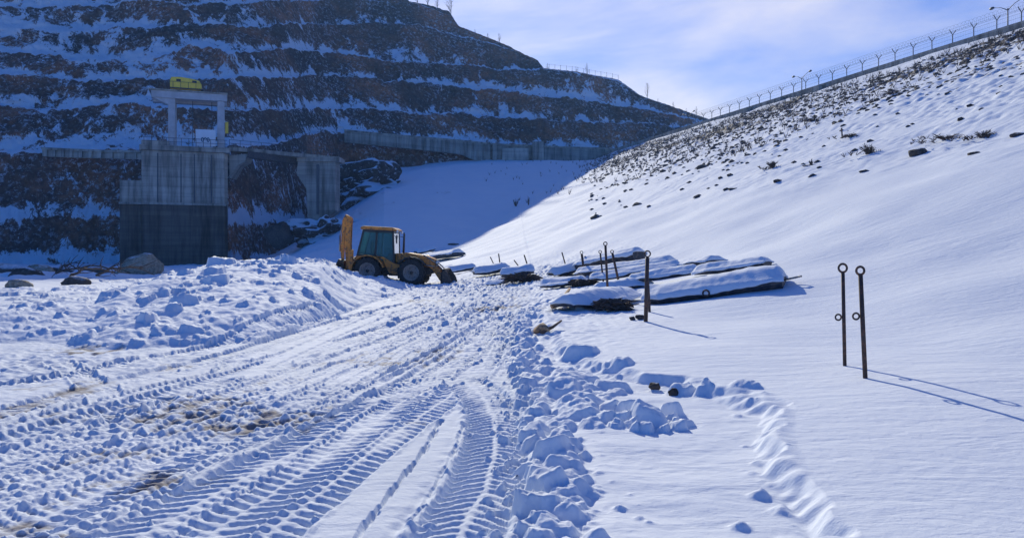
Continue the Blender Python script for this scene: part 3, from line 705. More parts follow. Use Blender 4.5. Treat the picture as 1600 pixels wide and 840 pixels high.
def sapling(x, y, Y, h, label, grp, seed, base=None, narrow=.16):
    """bare young tree on the skyline: trunk plus fine upswept branches"""
    c = base if base is not None else P(x, y, Y); rs = random.Random(seed)
    t = empty('bare_tree', c, label, 'tree', group=grp)
    tr = MB().tube([(0,0,-1.2), (.03*h,0,h*.5), (0,0,h)], [h*.016, h*.010, h*.003], 5); tr.build('trunk', M['twig'], t, True)
    br = MB()
    for i in range(34):
        f = rs.uniform(.15, .95); a = rs.uniform(0, 6.283); L = h*narrow*(1.25-f)*rs.uniform(.7, 1.4); s = Vector((0,0,h*f))
        e = s+Vector((math.cos(a)*L, math.sin(a)*L, L*rs.uniform(.9, 1.8))); br.tube([s, e], [h*.005, h*.0015], 3, False)
        for k in range(3):
            s2 = s.lerp(e, rs.uniform(.3,.9)); br.tube([s2, s2+Vector((rs.uniform(-1,1), rs.uniform(-1,1), rs.uniform(.3,1.2)))*L*.4], [h*.0035, h*.0012], 3, False)
    br.build('branches', M['twig'], t); return t
# ---------------------------------------------------------------- intake tower, portal, bridge
TD = 110.0; K = TD/FPX
def tx(x, D_=TD): return (x-800)/FPX*D_
def tz(y, D_=TD): return CAMZ-(y-HOR)/FPX*D_
t = empty('intake_tower', (tx(272), TD, tz(418)), 'tall grey concrete intake tower with a dark stained lower half', 'tower')
ox, oy, oz = t.location
def B(x0, x1, y0, y1, ya, yb, D_=TD, mb=None):
    """box from photograph columns/rows at depth D_, local to the tower origin; ya,yb depth offsets"""
    mb = mb or MB(); return mb.box(tx(x0, D_)-ox, tx(x1, D_)-ox, ya, yb, tz(y1, D_)-oz, tz(y0, D_)-oz)
B(222, 352, 236, 425, 0, 12).build('tower_shaft', M['tower'], t, bevel=.05)
B(189, 221.9, 283, 425, .4, 11).build('side_block', M['tower'], t, bevel=.05)
B(352.1, 357, 236, 425, 1.2, 11).build('corner_pier', M['tower'], t)
B(219, 361, 228, 235.8, -.35, 12.4).build('deck_slab', M['concrete'], t, bevel=.04)
B(222, 264, 221, 227.8, -.2, 4).build('parapet', M['concrete'], t)
m = MB()
for x in (246, 282, 303, 330): B(x, x+1.6, 240, 316, -.06, .02, mb=m)
m.build('guide_rails', M['galv'], t)
B(188, 354, 317, 320, -.12, .5).build('ledge', M['concrete'], t)
m = MB()
for k in range(12):
    x = 226+k*11.5; m.tube([(tx(x)-ox, -.2, tz(228)-oz), (tx(x)-ox, -.2, tz(216)-oz)], .04, 5)
m.tube([(tx(224)-ox, -.2, tz(216)-oz), (tx(356)-ox, -.2, tz(216)-oz)], .035, 5); m.tube([(tx(224)-ox, -.2, tz(222)-oz), (tx(356)-ox, -.2, tz(222)-oz)], .03, 5)
m.build('railing', M['galv'], t)
tower_set = [t]
p = empty('hoist_portal', (tx(306), TD+1, tz(228)+.02), 'pale concrete portal frame standing on the intake tower deck', 'frame')
ox, oy, oz = p.location; oz0 = oz
for (a, b_) in ((262, 273), (340, 352)):
    for dy in (0, 3.6):
        B(a, b_, 152, 228, dy, dy+.95).build('column', M['portal'], p, bevel=.03)
B(236, 356, 141, 151.9, -.2, 1.2).build('front_beam', M['portal'], p, bevel=.03)
B(236, 356, 141, 151.9, 3.5, 4.6).build('rear_beam', M['portal'], p, bevel=.03)
B(232, 357, 138.6, 140.9, -.4, 5.0).build('top_slab', M['concrete'], p, bevel=.03)
m = MB(); m.prism([(tx(238)-ox, tz(152)-oz), (tx(262)-ox, tz(152)-oz), (tx(262)-ox, tz(162)-oz)][::-1], 0, .9); m.build('bracket', M['portal'], p)
m = MB()
for x in range(234, 360, 12): m.tube([(tx(x)-ox, -.4, tz(137)-oz), (tx(x)-ox, -.4, tz(126)-oz)], .03, 4)
m.tube([(tx(232)-ox, -.4, tz(126)-oz), (tx(358)-ox, -.4, tz(126)-oz)], .025, 4); m.build('railing', M['galv'], p)
m = MB().tube([(tx(331)-ox, 2, tz(141)-oz), (tx(331)-ox, 2, tz(214)-oz)], .05, 5).tube([(tx(300)-ox, 2, tz(141)-oz), (tx(300)-ox, 2, tz(226)-oz)], .05, 5); m.build('hoist_rope', M['galv'], p)
B(353, 358, 184, 202, .3, .8).build('yellow_cabinet', M['yellow'], p)
# yellow hoist house
h = empty('hoist_house', (tx(290), TD+2.0, tz(137)+.02), 'yellow hoist housing with two dark slots on top of the portal', 'hoist')
ox, oy, oz = h.location
def pr(x, y): return ((x-800)/FPX*TD-ox, tz(y)-oz)
m = MB().prism([pr(265,137.5), pr(314,137.5), pr(315,128), pr(311,122), pr(297,119), pr(280,117.5), pr(267,118.5), pr(265,124)], -1.2, 1.6); m.build('hoist_body', M['yellow'], h, bevel=.08)
for x in (275, 300): MB().box(pr(x,0)[0], pr(x+7,0)[0], -1.26, -1.1, pr(0,125+.2*(x-275)/5)[1], pr(0,121.5+.2*(x-275)/5)[1]).build('slot', M['blackpaint'], h)
MB().box(pr(264,0)[0], pr(317,0)[0], -1.4, 1.8, 0-.01, .16).build('base_frame', M['chassis'], h)
# white board
s = empty('notice_board', (tx(321), TD+.3, tz(228)+.02), 'white square board with three dark characters on the tower deck', 'sign')
ox, oy, oz = s.location
MB().box(tx(305.5)-ox, tx(337.5)-ox, 0, .1, tz(226)-oz, tz(199.5)-oz).build('board', M['white'], s, bevel=.02)
for x in (309, 333): MB().box(tx(x)-ox, tx(x+1.2)-ox, .11, .22, 0, tz(200)-oz).build('post', M['galv'], s)
for ch, x in (('0', 316.5), ('9', 321), ('0', 325.5)):
    cu = bpy.data.curves.new('lettering', 'FONT'); cu.body = ch; cu.size = .85; cu.extrude = .012; cu.align_x = 'CENTER'; cu.offset = .025
    ob = bpy.data.objects.new('lettering', cu); COL.objects.link(ob); bpy.context.view_layer.update()
    me = bpy.data.meshes.new_from_object(ob.evaluated_get(bpy.context.evaluated_depsgraph_get())); bpy.data.objects.remove(ob)
    me.materials.clear(); me.materials.append(M['ink']); o = bpy.data.objects.new('character', me); COL.objects.link(o); o.parent = s
    o.rotation_euler = (math.radians(90), 0, 0); o.location = (tx(x)-ox, -.02, tz(219)-oz)
for o_ in (t, p, h, s):
    T0 = Vector((tx(272), TD, 0)); Rm = Matrix.Rotation(math.radians(20), 3, 'Z'); dl = o_.location-T0; dl.x *= .93; o_.location = T0+Rm@dl; o_.rotation_euler = (0, 0, math.radians(20)); o_.scale = (.93, 1, 1)
# bridge from the tower to the hillside and its pier
b = empty('access_bridge', (tx(357), TD+4, tz(415)), 'concrete access bridge running right from the tower to a pier', 'bridge')
ox, oy, oz = b.location
A = P(358, 229, TD+3); E = P(530, 245, 124); A2 = Vector((A.x-ox, A.y-oy, A.z-oz)); E2 = Vector((E.x-ox, E.y-oy, E.z-oz)); w = Vector((0, 2.6, 0))
def slab(mb, a, c, up, dn, y0, y1):
    mb.poly([(a.x,a.y+y0,a.z-dn),(c.x,c.y+y0,c.z-dn),(c.x,c.y+y1,c.z-dn),(a.x,a.y+y1,a.z-dn),(a.x,a.y+y0,a.z+up),(c.x,c.y+y0,c.z+up),(c.x,c.y+y1,c.z+up),(a.x,a.y+y1,a.z+up)],
            [(0,3,2,1),(4,5,6,7),(0,1,5,4),(1,2,6,5),(2,3,7,6),(3,0,4,7)])
m = MB(); slab(m, A2, E2, 0, .55, 0, 3); m.build('deck', M['concrete'], b)
m = MB(); slab(m, A2+Vector((2.5,.45,-.56)), E2+Vector((-4.0,.25,-.56)), 0, .9, 0, .4); slab(m, A2+Vector((2.5,2.0,-.56)), E2+Vector((-4.0,2.0,-.56)), 0, .9, 0, .4); m.build('girder', M['darkhull'], b)
m = MB()
for k in range(12):
    q_ = A2.lerp(E2, k/11); m.tube([q_+Vector((0,.1,0)), q_+Vector((0,.1,1.0))], .035, 4)
m.tube([A2+Vector((0,.1,1)), E2+Vector((0,.1,1))], .03, 4); m.tube([A2+Vector((0,.1,.5)), E2+Vector((0,.1,.5))], .025, 4); m.build('railing', M['galv'], b)
def pxl(x, y, D_): v = P(x, y, D_); return (v.x-ox, v.z-oz)
m = MB(); m.prism([pxl(357.5,243,114), pxl(386,240,114), pxl(382,252,114), pxl(370,258,114), pxl(358,278,114)], .2, 3.0); m.build('haunch', M['wall'], b)
pr_ = empty('bridge_pier', P(500, 340, 121), 'tapered concrete bridge pier at the right end of the access bridge', 'pier')
ox, oy, oz = pr_.location
m = MB(); m.prism([pxl(468,253.5,122), pxl(526,253.5,122), pxl(526,330,122), pxl(508,345,122), pxl(484,352,122), pxl(481,296,122), pxl(466,272,122)], 0, 3.4); m.build('pier_body', M['wall'], pr_, bevel=.05)
m = MB(); m.prism([pxl(466,246.5,121.6), pxl(532,246.5,121.6), pxl(532,253.2,121.6), pxl(466,253.2,121.6)], -.3, 3.8); m.build('pier_cap', M['concrete'], pr_)
m = MB(); m.prism([pxl(497,258,121.9), pxl(501,258,121.9), pxl(501,335,121.9), pxl(497,335,121.9)], -.15, .1); m.build('drain_pipe', M['galv'], pr_)

# ---------------------------------------------------------------- retaining walls at crest level
def wall(name, label, cols, tops, bots, Ds, thick, mat, cat='wall', ribs=0, cope=True):
    e = empty(name, P(cols[0], bots[0], Ds[0]), label, cat); o0 = e.location
    top = [P(x, y, d)-o0 for x, y, d in zip(cols, tops, Ds)]; bot = [P(x, y, d)-o0 for x, y, d in zip(cols, bots, Ds)]
    m = MB(); n = len(cols); pts = top+bot+[q_+Vector((0, thick, 0)) for q_ in top]+[q_+Vector((0, thick, 0)) for q_ in bot]; f = []
    for i in range(n-1):
        f += [(n+i, n+i+1, i+1, i), (i, i+1, 2*n+i+1, 2*n+i), (3*n+i+1, 3*n+i, 2*n+i, 2*n+i+1)]
    f += [(n, 0, 2*n, 3*n), (n-1, 2*n-1, 4*n-1, 3*n-1)]; m.poly(pts, f); m.build('wall_face', mat, e)
    if cope:
        m = MB()
        for i in range(n-1): slab(m, top[i]+Vector((0,0,.36)), top[i+1]+Vector((0,0,.36)), 0, .34, -.25, thick+.1)
        m.build('coping', M['concrete'], e)
    if ribs:
        for k in range(ribs):
            f_ = (k+.5)/ribs*(n-1); i = min(int(f_), n-2); u_ = f_-i
            a = top[i].lerp(top[i+1], u_); c = bot[i].lerp(bot[i+1], u_); MB().box(a.x-.22, a.x+.22, a.y-.3, a.y-.01, c.z, a.z).build('rib', mat, e)
    return e
wall('retaining_wall', 'long ribbed grey retaining wall below the lowest terrace', [538, 600, 660, 720, 768], [205, 211, 216, 221, 226], [222, 228, 234, 241, 262], [168, 174, 180, 186, 190], 1.2, M['wall'], ribs=26)
e = wall('abutment_wall', 'smooth blue grey concrete abutment wall beside the snow slope', [768.5, 800, 835, 880, 940, 985], [226, 228, 229, 231, 233, 236], [270, 270, 268, 264, 258, 262], [189, 191, 193, 197, 202, 206], 1.5, M['wall'])
o0 = e.location
for (x0, x1, y0, y1, d, nm, mt) in ((832, 850, 221, 268, 191.5, 'buttress', M['concrete']), (770, 776, 224, 269, 188.2, 'buttress', M['concrete'])):
    a = P(x0, y0, d)-o0; c = P(x1, y1, d)-o0; MB().box(a.x, c.x, a.y, a.y+2.0, c.z, a.z).build(nm, mt, e, bevel=.06)
a = P(784, 232, 189.8)-o0; c = P(826, 266, 189.8)-o0; MB().box(a.x, c.x, a.y-.4, a.y+.9, c.z, a.z).build('gate_panel', M['concrete'], e)
wall('parapet_wall', 'low pale parapet wall on the terrace left of the tower', [66, 110, 160, 221], [234, 236, 238, 239], [244, 246, 247, 249], [124, 123.5, 122.5, 121.5], .5, M['concrete'], ribs=10)
# low rock spur under the road between pier and wall
rk_ = rock_mesh('rock_spur', P(586, 294, 150), 9.6, 7, 4.4, M['spur'], 4, sub=6, rough=.75); tag(rk_, 'rock outcrop flecked with snow above the backhoe loader', 'rock')
rk_ = rock_mesh('rock_spur', P(503, 366, 116), 5.4, 4, 2.7, M['spur'], 8, sub=6, rough=.8); tag(rk_, 'low broken rock outcrop at the foot of the bridge pier', 'rock')
rk_ = rock_mesh('fallen_slab', P(437, 366, 112), 2.0, 1.2, 2.1, M['stone'], 9, sub=3, rough=.2); rk_.rotation_euler = (0, .5, 0); tag(rk_, 'dark tilted rock slab leaning below the access bridge', 'rock')

# ---------------------------------------------------------------- dam crest: parapet, fence, lamps
def crest(s, dq=0, dz=0):
    """point on the crest line, s = world Y"""
    X = (CR_Q+dq-s*CR_N[1])/CR_N[0]; return Vector((X, s, CR_Z+dz))
ALX = Vector((-CR_N[1], CR_N[0], 0))
pe = empty('crest_parapet', crest(120), 'long dark concrete parapet edging the top of the dam', 'parapet'); c0_ = pe.location
m = MB(); m.bar(crest(78)-c0_+Vector((0,0,.22)), crest(205)-c0_+Vector((0,0,.22)), .35, .75); m.build('kerb_beam', M['concrete'], pe)
m = MB(); m.bar(crest(78, 1.4, .8)-c0_, crest(205, 1.4, .8)-c0_, .08, .12); m.build('guard_rail', M['darkhull'], pe)
s_ = 79.
while s_ < 204: q_ = crest(s_, 1.4)-c0_; MB().box(q_.x-.07, q_.x+.07, q_.y-.07, q_.y+.07, -.1, .78).build('rail_post', M['galv'], pe); s_ += 3.17
for k, yy in enumerate((121.2, 130.5, 139.5)):
    c = crest(yy, -.75, -1.0); MB().box(-.5, .5, -.9, .9, 0, 1.25).build('concrete_block', M['wall'], None, bevel=.05)
    ob = bpy.data.objects[-1] if False else [o for o in COL.objects if o.name.startswith('concrete_block')][-1]
    ob.location = c; ob.rotation_euler = (0, 0, math.atan2(-ALX.x, ALX.y))
    tag(ob, ['largest and nearest of the three dark blocks under the crest parapet', 'middle dark block of the three under the crest parapet', 'farthest dark block of the three under the crest parapet'][k], 'block', 'concrete blocks under the crest parapet')
fe = empty('security_fence', crest(120, 2.2), 'tall wire fence with Y topped posts and razor coil along the dam crest', 'fence'); c0_ = fe.location; fe.scale = (1, 1, 1.18)
yaw = math.atan2(-ALX.x, ALX.y); ca_, sa_ = CR_N
post = None; s_ = 84.9; tips = []
wy = -.15
while s_ < 203:
    q_ = crest(s_, 2.2)-c0_
    if post is None:
        mb = MB(); mb.tube([(0,0,-.3), (0,0,2.0)], .06, 6)
        mb.tube([(0,0,2.0), (-.5*ca_,-.5*sa_,2.5)], .05, 5); mb.tube([(0,0,2.0), (.5*ca_,.5*sa_,2.5)], .05, 5)
        post = mb.build('post', M['galv'], fe); post.location = q_
    else:
        c = post.copy(); COL.objects.link(c); c.parent = fe; c.location = q_; c.rotation_euler = (rng.uniform(-.02,.02), rng.uniform(-.02,.02), 0)
    s_ += 3.12
m = MB()
for (dq, z) in ((-.42, 2.5), (.42, 2.5), (-.2, 2.25), (.2, 2.25)):
    pts = [crest(84.9+3.12*k, 2.2+dq)-c0_+Vector((0,0,z+rng.uniform(-.02,.02))) for k in range(38)]; m.tube(pts, .009, 3, False)
m.build('barbed_wire', M['galv'], fe)
m = MB(); pts = []; s_ = 84.9
while s_ < 203:
    a = (s_-84.9)/.55*6.283; q_ = crest(s_, 2.2)-c0_; pts.append(q_+Vector((math.cos(a)*.36*CR_N[0], math.cos(a)*.36*CR_N[1], 2.62+.36*math.sin(a)))); s_ += .055
m.tube(pts, .009, 3, False); m.build('razor_coil', M['galv'], fe)
m = MB()
for z in (.12, .6, 1.1, 1.55, 1.95):
    m.tube([crest(84.9, 2.2)-c0_+Vector((0,0,z)), crest(202, 2.2)-c0_+Vector((0,0,z))], .010, 3, False)
s_ = 84.9
while s_ < 202: q_ = crest(s_, 2.2)-c0_; m.tube([q_+Vector((0,0,.1)), q_+Vector((0,0,1.97))], .004, 3, False); s_ += .24
m.build('wire_mesh', M['galv'], fe)
lamp0 = None
for k, (yy, lab) in enumerate(((94.2, 'nearest double armed street lamp on the dam crest'), (131.5, 'second double armed street lamp farther along the dam crest'), (168, 'farthest double armed street lamp on the dam crest'))):
    c = crest(yy, 3.4)
    if lamp0 is None:
        L = empty('street_lamp', c, lab, 'street lamp', yaw, 'street lamps on the dam crest'); L.scale = (1, 1, 1.22); lamp0 = L
        MB().tube([(0,0,-.2), (0,0,3.1)], [.09, .065], 8).build('lamp_pole', M['galv'], L, True)
        for sg in (-1, 1):
            a = MB().tube([(0,0,2.9), (0,sg*.9,3.35), (0,sg*2.0,3.6)], [.045, .035, .03], 6).build('arm', M['galv'], L, True)
            hd = MB().lathe([(0,-.32),(.10,-.28),(.15,-.05),(.13,.25),(0,.32)], (0,sg*2.2,3.6), 'y', 10).build('lamp_head', M['galv'], L, True)
    else:
        L = copy_tree(lamp0); L.location = c; tag(L, lab, 'street lamp')
# stones and dead grass tufts poking through the snow of the dam face
m = MB(); rs = random.Random(21); nst = 0
while nst < 5000:
    q_ = 30+rs.random()**.75*47; s2 = 70+rs.random()*150 if rs.random() < .6 else 60+rs.random()*90
    X = (q_-s2*CR_N[1])/CR_N[0]
    if abs(X/s2) > .72 or X < -5: continue
    if rs.random() > (float(rocky(np.float64(X), np.float64(s2)))-.15)*1.3+.02: continue
    z = float(base_h(np.float64(X), np.float64(s2))); r = rs.uniform(.06, .24)*(1+.6*(rs.random() < .08)); nst += 1
    n = 6; pts = [(X, s2, z+r*rs.uniform(.5,.9))]; a0 = rs.random()*6.28
    for ring, (zz, rr_) in enumerate(((.35, .85), (-.35, 1.1))):
        for i in range(n):
            a = a0+6.283*i/n; k_ = r*rr_*rs.uniform(.7, 1.25); dx, dy = math.cos(a)*k_, math.sin(a)*k_
            pts.append((X+dx-.25*dy*0, s2+dy*1.35, z+r*zz*rs.uniform(.7,1.3)))
    f = [(0, 1+i, 1+(i+1) % n) for i in range(n)]+[(1+i, 1+n+i, 1+n+(i+1) % n, 1+(i+1) % n) for i in range(n)]
    m.poly(pts, f)
tag(m.build('riprap_stones', M['stone'], None), 'scattered dark stones poking through snow on the dam face', 'stones', kind='stuff')
m = MB(); n_ = 0
while n_ < 320:      # loose single stones lower down the face
    q_ = 24+rs.random()**.8*30; s2 = 40+rs.random()*110; X = (q_-s2*CR_N[1])/CR_N[0]
    if abs(X/s2) > .7 or X/s2 < .09: continue
    z = float(base_h(np.float64(X), np.float64(s2))); n_ += 1; r = rs.uniform(.05, .17); n = 6; pts = [(X, s2, z+r*.9)]; a0 = rs.random()*6.28
    for zz, rr_ in ((.35, .85), (-.35, 1.1)):
        for i in range(n): a = a0+6.283*i/n; k_ = r*rr_*rs.uniform(.7, 1.3); pts.append((X+math.cos(a)*k_*1.5, s2+math.sin(a)*k_, z+r*zz))
    m.poly(pts, [(0, 1+i, 1+(i+1) % n) for i in range(n)]+[(1+i, 1+n+i, 1+n+(i+1) % n, 1+(i+1) % n) for i in range(n)])
tag(m.build('loose_stones', M['stone'], None), 'small loose stones thinly strewn over the smooth lower dam face', 'stones', kind='stuff')
m = MB(); n_ = 0
while n_ < 1600:
    q_ = 34+rs.random()**.8*43; s2 = 65+rs.random()*140; X = (q_-s2*CR_N[1])/CR_N[0]
    if abs(X/s2) > .72 or X < -5 or rs.random() > float(rocky(np.float64(X), np.float64(s2)))+.05: continue
    z = float(base_h(np.float64(X), np.float64(s2))); n_ += 1
    for i in range(7):
        a = rs.random()*6.283; hh = rs.uniform(.2, .75); m.tube([(X, s2, z-.05), (X+math.cos(a)*hh*.5, s2+math.sin(a)*hh*.5, z+hh)], [.022, .006], 3, False)
tag(m.build('dead_grass', M['twig'], None), 'dry grass stalks and scrub sticking out of the snowy dam face', 'grass', kind='stuff')
# single clumps one can point at
def on_dam(x, y): return Gpt(x, y)
for (x, y, w, hgt, lab, kind) in (
    (1360, 240, 1.5, 1.5, 'spiky reddish dead bush in the middle of the snowy dam face', 'bush'),
    (1330, 214, 1.6, .6, 'dark flattened scrub clump above the spiky bush on the dam face', 'bush'),
    (1480, 218, 2.3, 1.0, 'wide dark scrub clump beside a rock on the right of the dam face', 'bush'),
    (1536, 215, 1.6, 1.3, 'dark bush with a pointed branch at the far right of the dam face', 'bush'),
    (1208, 262, 1.1, 1.1, 'thin grass tuft just left of the dark stone on the dam slope', 'bush'),
    (1268, 258, .5, 1.0, 'small forked twig standing alone on the dam slope', 'bush'),
    (1400, 148, 2.6, .9, 'dark scrub patch high under the crest fence', 'bush'),
    (1270, 190, 1.8, .9, 'brown scrub clump below the third concrete block', 'bush')):
    c = on_dam(x, y); mb = MB(); rs2 = random.Random(x)
    twig_mb(mb, (0,0,0), hgt*.62*(c.y/70), 26 if w > 1 else 10, w*.5*(c.y/70), .03, rs2, lean=(-.3 if x % 3 else .35, 0))
    for k2 in range(int(14*w)): twig_mb(mb, (rs2.uniform(-1,1)*w*.8, rs2.uniform(-.5,.5)*w, -.05), hgt*.3*(c.y/70), 3, .25, .02, rs2, lean=(rs2.uniform(-1,1), 0))
    o = mb.build('dead_bush', M['twig'], None); o.location = c; tag(o, lab, 'bush')
for (x, y, w, hgt, lab) in (
    (1217, 284, .85, .45, 'dark rounded stone alone on the lower dam slope'),
    (1438, 240, 1.5, .8, 'big dark rock at the left end of the scrub clump'),
    (1524, 240, 1.2, .35, 'flat dark stone below the pointed bush on the right'),
    (1590, 211, 1.3, .4, 'dark stone at the right edge of the dam face'),
    (1352, 268, .8, .3, 'low dark stone under the spiky reddish bush'),
    (932, 340, .85, .5, 'black rock on the smooth snow above the pontoons'),
    (1147, 295, .7, .25, 'small stone left of the rounded dark stone on the slope'),
    (997, 320, .9, .35, 'dark stone on the slope up left of the black rock'),
    (708, 382, .8, .3, 'brown stone on the bright snow right of the backhoe loader'),
    (1100, 262, 1.1, .5, 'dark rock near the lower left end of the stony band')):
    c = on_dam(x, y); k_ = c.y/60*.58
    tag(rock_mesh('dam_rock', c+Vector((0,0,-.02)), w*k_, w*k_*.8, hgt*k_*.95, M['stone'], int(x)), lab, 'rock')
c = on_dam(806, 322); mb = MB(); twig_mb(mb, (0,0,0), 1.1, 16, .6, .04, random.Random(5)); o = mb.build('dead_bush', M['twig'], None); o.location = c; tag(o, 'larger dark shrub on the shadow edge of the dam', 'bush')
c = on_dam(826, 320); mb = MB(); twig_mb(mb, (0,0,0), 1.2, 10, .25, .04, random.Random(6)); o = mb.build('dead_bush', M['twig'], None); o.location = c; tag(o, 'smaller upright shrub on the shadow edge of the dam', 'bush')
# skyline trees
for i, (x, y, hpx, nm) in enumerate(((652, 6, 26, 'first bare tree from the left on the hill skyline'), (668, 10, 34, 'bushy bare tree beside the tallest skyline sapling'), (683, 12, 22, 'short bare sapling left of the tallest skyline sapling'),
    (704, 30, 38, 'tallest bare sapling at the head of the steep hill edge'), (742, 54, 10, 'tiny bare tree on the upper right hill edge'), (780, 68, 18, 'slim bare tree above the rounded rock knoll'),
    (762, 60, 12, 'tiny bare tree left of the slim tree on the hill edge'), (855, 110, 14, 'bare bush at the foot of the rounded rock knoll'), (900, 114, 12, 'thin bare sapling midway along the flat skyline bench'), (917, 117, 20, 'tall thin sapling on the flat skyline bench'),
    (1011, 152, 26, 'lone thin tree on the lower right hill skyline'), (1028, 160, 9, 'tiny shrub right of the lone thin skyline tree'), (1052, 168, 12, 'small bare tree near the right end of the hill skyline'), (1088, 180, 16, 'last bare tree where the hill meets the dam crest'), (1072, 174, 9, 'tiny shrub left of the last skyline tree'))):
    Dk = float(np.interp(x, SKY_COLS, SKY_D)); Zk = float(np.interp(x, SKY_COLS, SKY_Z)); Y = Dk+3
    sapling(x, y, Y, hpx/FPX*Y*1.05, nm, 'bare trees on the hill skyline', 100+i, base=Vector(((x-800)/FPX*Y, Y, Zk-.4)), narrow=.2)
fe2 = empty('skyline_fence', Vector(((930-800)/FPX*240, 240, float(np.interp(930, SKY_COLS, SKY_Z)))), 'thin wire fence on the flat skyline bench of the hill', 'fence')
c0_ = fe2.location; pts = []
for x in range(858, 972, 9):
    Dk = float(np.interp(x, SKY_COLS, SKY_D))+1; Zk = float(np.interp(x, SKY_COLS, SKY_Z)); q_ = Vector(((x-800)/FPX*Dk, Dk, Zk))-c0_; pts.append(q_+Vector((0,0,1.7)))
    MB().tube([q_+Vector((0,0,-1)), q_+Vector((0,0,1.9))], .05, 4).build('post', M['galv'], fe2)
MB().tube(pts, .03, 3).build('wire', M['galv'], fe2)
# ---------------------------------------------------------------- backhoe loader
YB = 41.0; bx_, by_ = (617-800)/FPX*YB, YB
bk = empty('backhoe_loader', (bx_, by_, .06), 'worn orange backhoe loader with its boom folded upright behind the cab', 'backhoe loader')
bk.rotation_euler = (0, math.radians(2.5), math.radians(-3))
def wheel(x, y, r):
    w = empty('wheel', (0,0,0), None, None); w.parent = bk; w.location = (x, y, r)
    sg = -1 if y < 0 else 1
    ty = MB(); hw = .21
    ty.lathe([(r*.56,-hw*.8),(r*.62,-hw*.98),(r*.82,-hw*1.05),(r*.93,-hw*.85),(r*.96,-hw*.4),(r*.96,hw*.4),(r*.93,hw*.85),(r*.82,hw*1.05),(r*.62,hw*.98),(r*.56,hw*.8)], (0,0,0), 'y', 40)
    for k in range(22):
        a = 6.283*k/22; s2 = 1 if k % 2 else -1
        p0 = Vector((math.cos(a)*r*.965, s2*.0, math.sin(a)*r*.965)); a2 = a+.17; p1 = Vector((math.cos(a2)*r*.93, s2*hw*.98, math.sin(a2)*r*.93))
        d = (p1-p0); n_ = Vector((math.cos(a), 0, math.sin(a))); sd = d.cross(n_).normalized()*.035
        ty.poly([p0-sd, p0+sd, p1+sd, p1-sd, p0-sd+n_*.05, p0+sd+n_*.05, p1+sd+n_*.06, p1-sd+n_*.06], [(0,3,2,1),(4,5,6,7),(0,1,5,4),(1,2,6,5),(2,3,7,6),(3,0,4,7)])
    ty.build('tyre', M['rubber'], w, True)
    rm = MB(); rm.lathe([(.0,sg*hw*.35),(r*.14,sg*hw*.35),(r*.15,sg*hw*.28),(r*.16,sg*hw*.15),(r*.36,sg*hw*.12),(r*.44,sg*hw*.45),(r*.56,sg*hw*.86),(r*.585,sg*hw*.86),(r*.57,-sg*hw*.8)], (0,0,0), 'y', 32)
    for k in range(8): a = 6.283*k/8; rm.lathe([(0,sg*hw*.2),(.025,sg*hw*.2),(.025,sg*hw*.1)], (math.cos(a)*r*.25, 0, math.sin(a)*r*.25), 'y', 6)
    rm.build('rim', M['rim'], w, True)
    MB().lathe([(0,sg*hw*.75),(r*.10,sg*hw*.7),(r*.12,sg*hw*.3)], (0,0,0), 'y', 14).build('hub', M['chassis'], w, True)
for x in (-1.22, 1.0):
    for y in (-.93, .93): wheel(x, y, .70)
m = MB(); m.prism([(-2.0,.62),(-2.0,1.05),(-1.0,1.2),(.7,1.15),(1.95,1.0),(2.05,.72),(1.6,.55),(-1.5,.5)], -.42, .42)
m.box(-1.22,-1.02,-.8,.8,.62,.78); m.box(1.06,1.26,-.8,.8,.62,.78); m.build('chassis', M['chassis'], bk, bevel=.02)
m = MB(); m.prism([(.05,1.16),(.05,1.62),(.7,1.68),(1.6,1.58),(2.05,1.42),(2.12,1.02),(1.9,.98)], -.46, .46); hood = m.build('hood', M['orange'], bk, bevel=.05)
for sg in (-1, 1):
    v = MB()
    for k in range(5): v.box(1.0+k*.13, 1.06+k*.13, sg*.462-.006, sg*.462+.006, 1.22, 1.42)
    v.build('vent', M['blackpaint'], hood)
MB().box(2.10, 2.15, -.38, .38, 1.04, 1.38).build('grille', M['blackpaint'], hood)
for sg in (-1, 1): MB().lathe([(0,.06),(.08,.05),(.09,0),(.07,-.06)], (2.14, sg*.3, 1.25), 'x', 12).build('headlight', M['white'], bk, True)
